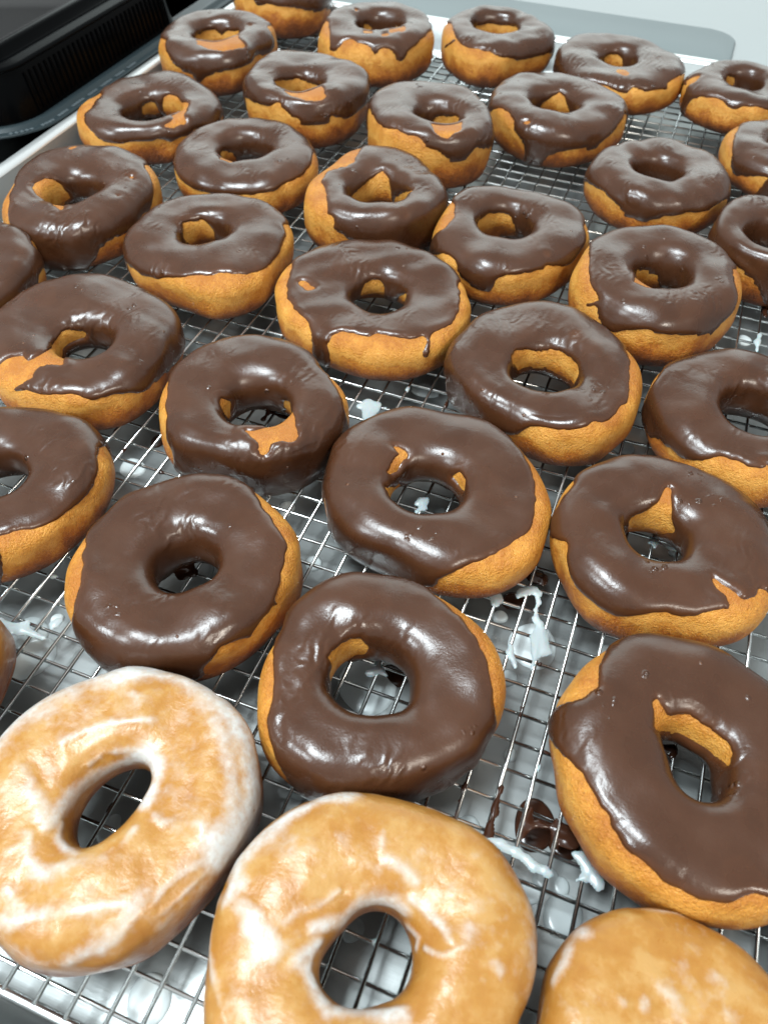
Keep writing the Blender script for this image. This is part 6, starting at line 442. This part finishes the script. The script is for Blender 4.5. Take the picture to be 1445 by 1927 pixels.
# grey sheet with a rounded corner, lying on the counter behind the pan
def slab(name, x0, x1, y0, y1, r, z0, z1, m, parent=None, bev=0.12):
    f = rrect(x0, x1, y0, y1, r)
    V, F, n = sweep_loop(name, [(0, z0*U), (0, (z1-bev)*U), (-bev*0.3, (z1-bev*0.3)*U), (-bev, z1*U)], f)
    F.append(tuple(range(3*n, 4*n))); F.append(tuple(range(n-1, -1, -1)))
    return link(name, mesh_from(name, V, F), m, parent)
s = slab('steel_sheet', -60, 3.6, 51.5, 63.9, 2.6, CNT_Z+0.02, CNT_Z+0.25, M_SHEET)
s['label'] = 'flat grey sheet with a rounded corner lying on the white counter behind the baking pan'
s['category'] = 'metal sheet'

# ---------------------------------------------------------------- baking pan
pan = empty('baking_pan', (-12*U, 15*U, CNT_Z*U), 'large aluminium baking pan under the wire rack, glaze drops on its floor', 'baking pan')
def local(o, root):
    o.parent = root
    o.matrix_parent_inverse = Matrix.Translation(root.location).inverted()
    return o
fo = rrect(-34.6, 10.6, -18.9, 48.3, 2.2, 8)
V, F, n = sweep_loop('tray', [(-0.9, PAN_Z*U), (-0.35, (PAN_Z+0.03)*U), (-0.1, (PAN_Z+0.16)*U), (0.12, (PAN_Z+0.5)*U), (0.95, 0.55*U), (1.02, 0.68*U)], fo)
local(link('tray_wall', mesh_from('tray_wall', V, F), M_PAN), pan)
local(link('tray_floor', mesh_from('tray_floor', [(x, y, PAN_Z*U) for x, y in fo(-0.9)], [tuple(range(n))]), M_PAN, smooth=False), pan)
prof = []
for k in range(14):
    a = math.radians(180-360*k/13.0*0.85)
    prof.append((1.5+0.5*math.cos(a), (0.62+0.30*math.sin(a))*U))
V, F, n = sweep_loop('rolled_rim', prof, fo)
local(link('rolled_rim', mesh_from('rolled_rim', V, F), M_RIM), pan)
for kind, x, y, rx, ry in DROPS:
    V = []; F = []; S = 26
    ph = random.random()*6
    for i, (q, h) in enumerate(((1.0, 0.004), (0.97, 0.05), (0.88, 0.10), (0.65, 0.135), (0.3, 0.145))):
        for k in range(S):
            a = 2*math.pi*k/S; wob = 1+0.05*math.sin(2*a+ph)+0.035*math.sin(3*a+2*ph)
            V.append(((x+rx*q*wob*math.cos(a))*U, (y+ry*q*wob*math.sin(a))*U, (PAN_Z+h)*U))
    for i in range(4):
        for k in range(S): F.append((i*S+k, i*S+(k+1) % S, (i+1)*S+(k+1) % S, (i+1)*S+k))
    F.append(tuple(4*S+k for k in range(S)))
    m_ = {'w': M_DROP, 't': M_THIN, 'c': M_CHOC}[kind]
    local(link({'w': 'glaze_drop', 't': 'glaze_drop', 'c': 'chocolate_drop'}[kind], mesh_from('drop', V, F), m_), pan)

# ---------------------------------------------------------------- cooling rack: every wire a part
rack = empty('cooling_rack', (-11*U, 13*U, PAN_Z*U), 'square mesh chrome wire cooling rack carrying all the donuts', 'cooling rack')
RX0, RX1, RY0, RY1 = -33.4, 11.0, -18.55, 45.0
WR = 0.066
def wire_mesh(name, axis, a, b, seg=8, n=2):
    t = np.linspace(a, b, n)
    P = [(0, v*U, 0) if axis else (v*U, 0, 0) for v in t]
    V, F = tube(P, [WR*U]*n, seg)
    me = mesh_from(name, V, F); me.materials.append(M_WIRE)
    me.polygons.foreach_set('use_smooth', [len(p.vertices) == 4 for p in me.polygons])
    return me
long_me = wire_mesh('long_wire', 1, RY0, RY1); cross_me = wire_mesh('cross_wire', 0, RX0, RX1)
for i in range(math.ceil(RX0), math.floor(RX1)+1):
    o = bpy.data.objects.new('long_wire', long_me); col.objects.link(o)
    o.location = ((i+random.uniform(-.04, .04))*U, 0, -WR*U); o.rotation_euler.z = random.uniform(-.0008, .0008); local(o, rack)
j = 0
y = RY0+0.62
while y < RY1-0.3:
    o = bpy.data.objects.new('cross_wire', cross_me); col.objects.link(o)
    o.location = (0, (y+random.uniform(-.03, .03))*U, -3*WR*U+0.0001); o.rotation_euler.z = random.uniform(-.0012, .0012); local(o, rack)
    y += 1.02
fr = rrect(RX0, RX1, RY0, RY1, 1.2, 6)
V, F, n = sweep_loop('frame_wire', [(0.15*math.cos(a), (-0.17+0.15*math.sin(a))*U) for a in [2*math.pi*k/10 for k in range(10)]], fr, True)
local(link('frame_wire', mesh_from('frame_wire', V, F), M_WIRE), rack)
for x in (-30, -11.5, 8.4):                      # feet under the rack
    for y in (-16, 4, 24, 42):
        V, F = tube([(x*U, y*U, -0.25*U), (x*U, y*U, (PAN_Z+0.02)*U)], [0.12*U]*2, 8)
        local(link('foot', mesh_from('foot', V, F), M_WIRE), rack)
def drip_mesh(name, tubes, m, hmax):
    # tubes blended in plan, thicker in the middle
    step = 0.035
    A = np.concatenate([np.array(p) for p in tubes]); R = A[:, 3].max()*1.3+0.15
    gx = np.arange(A[:, 0].min()-R, A[:, 0].max()+R, step); gy = np.arange(A[:, 1].min()-R, A[:, 1].max()+R, step)
    G = np.stack(np.meshgrid(gx, gy, indexing='ij'), -1)
    S = np.zeros(G.shape[:2]); Zs = np.zeros(G.shape[:2]); Wt = np.zeros(G.shape[:2])+1e-9
    warp = 0.035*wobble(np.concatenate([G*4, 0*G[..., :1]], -1), len(A), 0.7)
    for path in tubes:
        P = np.array(path)
        for a_, b_ in zip(P[:-1], P[1:]):
            ab = (b_-a_)[:2]; t_ = np.clip(((G-a_[:2])@ab)/max(ab@ab, 1e-9), 0, 1)
            dd = np.linalg.norm(G-a_[:2]-t_[..., None]*ab, axis=-1)
            rad = a_[3]+(b_[3]-a_[3])*t_; zz = a_[2]+(b_[2]-a_[2])*t_
            e = np.exp((rad*1.15-dd)/0.05); S += e; Zs += e*zz; Wt += e
    d = 0.05*np.log(S+1e-9)+warp; z0 = Zs/Wt
    hh = hmax*np.sqrt(np.clip(d/0.26, 0, 1)); keep = d > -step*0.6
    n1, n2 = d.shape
    up = np.concatenate([G, (z0+hh-0.03)[..., None]], -1).reshape(-1, 3)
    dn = np.concatenate([G, (z0-0.5*hh-0.032)[..., None]], -1).reshape(-1, 3)
    i, j = np.meshgrid(np.arange(n1-1), np.arange(n2-1), indexing='ij')
    F = np.stack([i*n2+j, (i+1)*n2+j, (i+1)*n2+j+1, i*n2+j+1], -1).reshape(-1, 4)
    F = F[keep.ravel()[F].all(1)]
    V = np.concatenate([up, dn]); F = np.concatenate([F, F[:, ::-1]+n1*n2])
    V, F, _ = compact(V, F)
    return link(name, quad_mesh(name, V*U, F), m)
for kind, tubes in DRIPS:
    nm = 'glaze_drip' if kind == 'w' else 'chocolate_drip'
    local(drip_mesh(nm, tubes, M_WHITE if kind == 'w' else M_CHOC, 0.12 if kind == 'w' else 0.11), rack)
rs = random.Random(11)
for nm, mt, cnt in (('dried_glaze_spatter', M_WHITE, 90), ('dried_chocolate_spatter', M_CHOC, 70)):
    VV = []; FF = []
    for _ in range(cnt):                                # small crusted specks stuck to the wires
        if rs.random() < .6: x, y = round(rs.uniform(-24, 10)), rs.uniform(-17, 26); d_ = (0, 1)
        else: x, y = rs.uniform(-24, 10), RY0+0.62+1.02*rs.randrange(2, 44); d_ = (1, 0)
        ln = rs.uniform(.05, .28); r0 = rs.uniform(.06, .11); z = -WR*0.9 if d_[1] else -3*WR+.03
        P = [((x+d_[0]*ln*k+rs.uniform(-.015, .015))*U, (y+d_[1]*ln*k+rs.uniform(-.015, .015))*U, z*U) for k in (-1, -.5, 0, .5, 1)]
        V, F = tube(P, [r0*U*q for q in (.5, .9, 1.05, .85, .4)], 7, .85)
        o_ = len(VV); VV += V; FF += [tuple(i+o_ for i in f) for f in F]
    o = local(link(nm, mesh_from(nm, VV, FF), mt), rack); o['kind'] = 'stuff'

# ---------------------------------------------------------------- donuts
EXP = 2.6
NT, NP = 288, 144
TH = np.linspace(0, 2*np.pi, NT, endpoint=False)
PHI = np.radians(-90+2.5*np.arange(NP))
def sp(c, e=EXP): return np.sign(c)*np.abs(c)**(2/e)
def donut_grid(P, dz, hole, seed):
    Ro = P[2]*(1+sum(P[4+2*k]*np.cos((k+2)*TH)+P[5+2*k]*np.sin((k+2)*TH) for k in range(4)))[:, None]
    Ri = (hole[0]+sum(hole[2*k-1]*np.cos(k*TH)+hole[2*k]*np.sin(k*TH) for k in range(1, 5)))[:, None]
    a = (Ro-Ri)/2
    c, s = np.cos(PHI), np.sin(PHI); cc = np.where(s > 0, sp(c, 2.75), sp(c))
    lip = (c < 0) & (s > 0); cc = np.where(lip, sp(c, 3.4), cc)
    cc = np.where((c < 0) & (s < 0), cc*(1-.46*np.abs(s)**.8), cc)
    r = (Ro+Ri)/2+a*cc[None]; z = P[3]/2*(1+np.where(lip, sp(s, 3.9), np.where(s > 0, sp(s, 3.3), sp(s))))[None]+0*r
    X = np.stack([r*np.cos(TH)[:, None], r*np.sin(TH)[:, None], z], -1)
    dT = np.roll(X, -1, 0)-np.roll(X, 1, 0); dP = np.roll(X, -1, 1)-np.roll(X, 1, 1)
    n = np.cross(dT, dP); n /= np.linalg.norm(n, axis=-1, keepdims=True)+1e-9
    fade = np.clip(X[..., 2]/0.5, 0, 1)
    X = X+n*(wobble(X*.8, seed, 0.046)*fade)[..., None]
    return X, n
def blur(Mk, s):
    k = np.arange(-int(3*s)-1, int(3*s)+2); wgt = np.exp(-k*k/(2*s*s)); wgt /= wgt.sum()
    Mk = sum(wi*np.roll(Mk, ki, 0) for ki, wi in zip(k, wgt))
    return sum(wi*np.roll(Mk, ki, 1) for ki, wi in zip(k, wgt))
def signed_distance(ice, X):
    Mk = blur(ice.astype(float), 1.0); ins = Mk > .5
    pts = []
    for ax in (0, 1):
        B = np.roll(Mk, -1, ax); XB = np.roll(X, -1, ax); cr = (Mk > .5) != (B > .5)
        t = ((.5-Mk[cr])/(B[cr]-Mk[cr]+1e-12))[:, None]
        pts.append(X[cr]*(1-t)+XB[cr]*t)
    pts = np.concatenate(pts)
    near = blur(ice.astype(float), 3.0)
    kd = kdtree.KDTree(len(pts))
    for i, p in enumerate(pts): kd.insert(p, i)
    kd.balance()
    d = np.where(ins, 1.2, -1.2)
    for i, j in zip(*np.where((near > .001) & (near < .9999))):
        dd = kd.find(X[i, j])[2]; d[i, j] = dd if ins[i, j] else -dd
    return d
def grid_faces(nt, np_, keep=None, wrap_phi=True):
    i, j = np.meshgrid(np.arange(nt), np.arange(np_ if wrap_phi else np_-1), indexing='ij')
    i2, j2 = (i+1) % nt, (j+1) % np_
    F = np.stack([i*np_+j, i2*np_+j, i2*np_+j2, i*np_+j2], -1).reshape(-1, 4)
    if keep is not None:
        k = keep.ravel(); F = F[k[F].any(1)]
    return F
def attr(me, name, vals):
    a = me.attributes.new(name, 'FLOAT', 'POINT'); a.data.foreach_set('value', np.ascontiguousarray(vals, np.float32))

GROUP_C = 'chocolate iced ring donuts on the rack'
GROUP_G = 'sugar glazed donuts along the front of the rack'
for num, (P, dz, hole, runs, white, label) in DONUTS.items():
    X, nrm = donut_grid(P, dz, hole, num)
    root = empty('glazed_donut' if white else 'chocolate_donut', (P[0]*U, P[1]*U, dz*U), label, 'donut', GROUP_G if white else GROUP_C)
    far = P[1] > 17
    crust = np.clip(X[..., 2]/P[3], 0, 1)
    st = 2 if far else 1
    sub = (slice(None, None, st), slice(None, None, st))
    Xd = X[sub]; nt_, np_ = Xd.shape[:2]
    if not far: sub = (slice(None), slice(None, None, 2)); Xd = X[sub]; nt_, np_ = Xd.shape[:2]
    me = quad_mesh('dough', Xd.reshape(-1, 3)*U, grid_faces(nt_, np_)[:, ::-1][:, ::-1])
    attr(me, 'crust', crust[sub].ravel())
    link('dough', me, M_DOUGH, root)
    if white:
        g = np.full((NT, NP), 0.0)                      # where the glaze lies thick and white
        for wid, amt, pts in white:
            pts = np.array(pts)
            for a_, b_ in zip(pts[:-1], pts[1:]):
                ab = b_-a_; t = np.clip(((X-a_)@ab)/max(ab@ab, 1e-6), 0, 1)
                dd = np.linalg.norm(X-a_-t[..., None]*ab, axis=-1)*(1+0.3*wobble(X*1.5, num+9, .5))
                g = np.maximum(g, amt*np.exp(-(dd/(wid*1.0))**3))
        g = blur(g, 0.8)
        phd = np.degrees(PHI)[None]
        th = np.clip((phd+18+6*np.sin(3*TH+num)[:, None]+4*np.sin(7*TH)[:, None])/14, -1, 1)*np.clip((232-phd)/14, -1, 1)
        hgt = np.where(th > 0, 0.035+0.050*g, -0.06)*np.minimum(1, np.abs(th)+.15)
        hgt += 0.010*np.sin(wobble(X*1.5, num+50, 1.0)*1.5)*np.clip(th, 0, 1)
        Xi = X+nrm*hgt[..., None]
        F = grid_faces(NT, NP, (th > -.3)&(phd < 245))
        Vc, Fc, ex = compact(Xi.reshape(-1, 3)*U, F, np.stack([g.ravel(), crust.ravel()], 1))
        me = quad_mesh('glaze', Vc, Fc)
        attr(me, 'white', ex[:, 0]); attr(me, 'crust', ex[:, 1])
        link('glaze', me, M_GLAZE, root)
    else:
        ice = np.repeat(np.arange(len(runs)) % 2, runs).reshape(NT, NP).astype(bool)      # run lengths of bare / iced
        d = signed_distance(ice, X)
        d = d+0.022*wobble(X*3.2, num+300, 1.0)*np.exp(-(d/.35)**2)
        T = 0.095*(1+0.25*np.clip(wobble(X*.8, num+200, .3), -1, 1))
        q = np.clip(d/0.23, 0, 1)
        hgt = np.where(d > 0, T*np.sqrt(np.clip(1-(1-q)**2, 0, 1))+0.010*np.exp(-((d-.26)/.16)**2)*(d > 0)*q, np.maximum(1.1*d, -.13))
        hgt = hgt+0.035*wobble(X*.75, num+500, 1.0)*np.clip(d/.5, 0, 1)**2*0.5+0.018*wobble(X*1.6, num+600, 1.0)*np.clip(d/.4, 0, 1)**2*0.5
        Xi = X+nrm*hgt[..., None]
        thick = np.clip(d/.30, 0, 1)*np.clip(1+.9*wobble(X*1.1, num+400, .4), 0.62, 1)
        Xs, ds, ts = (Xi[sub], d[sub], thick[sub]) if far else (Xi, d, thick)
        n1, n2 = Xs.shape[:2]
        F = grid_faces(n1, n2, ds > -.10)
        Vc, Fc, ex = compact(Xs.reshape(-1, 3)*U, F, ts.reshape(-1, 1))
        me = quad_mesh('icing', Vc, Fc); attr(me, 'thick', ex[:, 0])
        link('icing', me, M_ICING, root)

# ---------------------------------------------------------------- black food container beside the pan
box = empty('food_container', (-52*U, 35*U, CNT_Z*U), 'black plastic food container with ribbed sides and a flanged rim beside the pan', 'food container')
fb = rrect(-70, -37.35, 19.3, 60, 4.2, 12)
V, F, n = sweep_loop('base_tray', [(-1.6, CNT_Z*U), (-1.0, (CNT_Z+0.4)*U), (-0.2, 0.98*U), (0.0, 1.05*U)], fb)
F.append(tuple(range(n-1, -1, -1)))
local(link('base_tray', mesh_from('base_tray', V, F), M_BLACK), box)
V, F, n = sweep_loop('flange', [(-1.3, 1.10*U), (-0.15, 1.12*U), (0.0, 1.22*U), (0.32, 1.22*U), (0.42, 1.02*U), (0.55, 1.0*U), (0.98, 1.06*U), (1.06, 0.98*U), (1.0, 0.9*U), (0.1, 0.88*U)], fb)
F.append(tuple(range(n)))
local(link('flange', mesh_from('flange', V, F), M_GREYP), box)
fl = rrect(-69, -37.75, 19.8, 42.0, 3.4, 12)
V, F, n = sweep_loop('ribbed_wall', [(0.0, 1.1*U), (-0.05, 1.3*U), (-0.45, 3.7*U), (-0.55, 3.95*U)], fl)
local(link('ribbed_wall', mesh_from('ribbed_wall', V, F), M_BLACK), box)
V, F, n = sweep_loop('lid', [(-0.50, 3.9*U), (-0.40, 4.0*U), (-0.44, 4.12*U), (-0.62, 4.2*U), (-1.5, 4.22*U), (-1.7, 4.3*U), (-1.78, 4.75*U), (-1.9, 4.86*U), (-2.5, 4.88*U), (-2.7, 4.8*U), (-3.0, 4.4*U)], fl)
F.append(tuple(range(10*n, 11*n)))
local(link('lid', mesh_from('lid', V, F), M_BLACK), box)
# vertical ribs on the wall facing the rack
V, F = tube([(0, 0, 1.35*U), (-0.38*U, 0, 3.6*U)], [0.075*U, 0.075*U], 6)
rib_me = mesh_from('rib', V, F); rib_me.materials.append(M_BLACK)
y = 23.0
while y < 39.5:
    o = bpy.data.objects.new('rib', rib_me); col.objects.link(o); o.location = (-37.76*U, y*U, 0); local(o, box); y += 0.52
# worn moulded marks on the flange, too small to read
rng = random.Random(3)
y = 20.0; V = []; F = []
for word in (5, 4, 4, 5, 4, 5, 4, 4):
    for k in range(word):
        for (dy, dx, wy, wx) in ((0, 0, .05, .22), (.12, 0, .05, .22), (.02, rng.choice((-.1, .0, .1)), .12, .05)):
            x = -36.68 - max(0, 22.8-y)**2*0.16
            b = len(V); cx, cy = x+dx, y+dy
            for zz in (1.055, 1.085):
                V += [((cx-wx/2)*U, (cy-wy/2)*U, zz*U), ((cx+wx/2)*U, (cy-wy/2)*U, zz*U), ((cx+wx/2)*U, (cy+wy/2)*U, zz*U), ((cx-wx/2)*U, (cy+wy/2)*U, zz*U)]
            F += [(b+4, b+5, b+6, b+7), (b, b+1, b+5, b+4), (b+1, b+2, b+6, b+5), (b+2, b+3, b+7, b+6), (b+3, b, b+4, b+7)]
        y += 0.27
    y += 0.45
local(link('moulded_marks', mesh_from('moulded_marks', V, F), M_MARK, smooth=False), box)
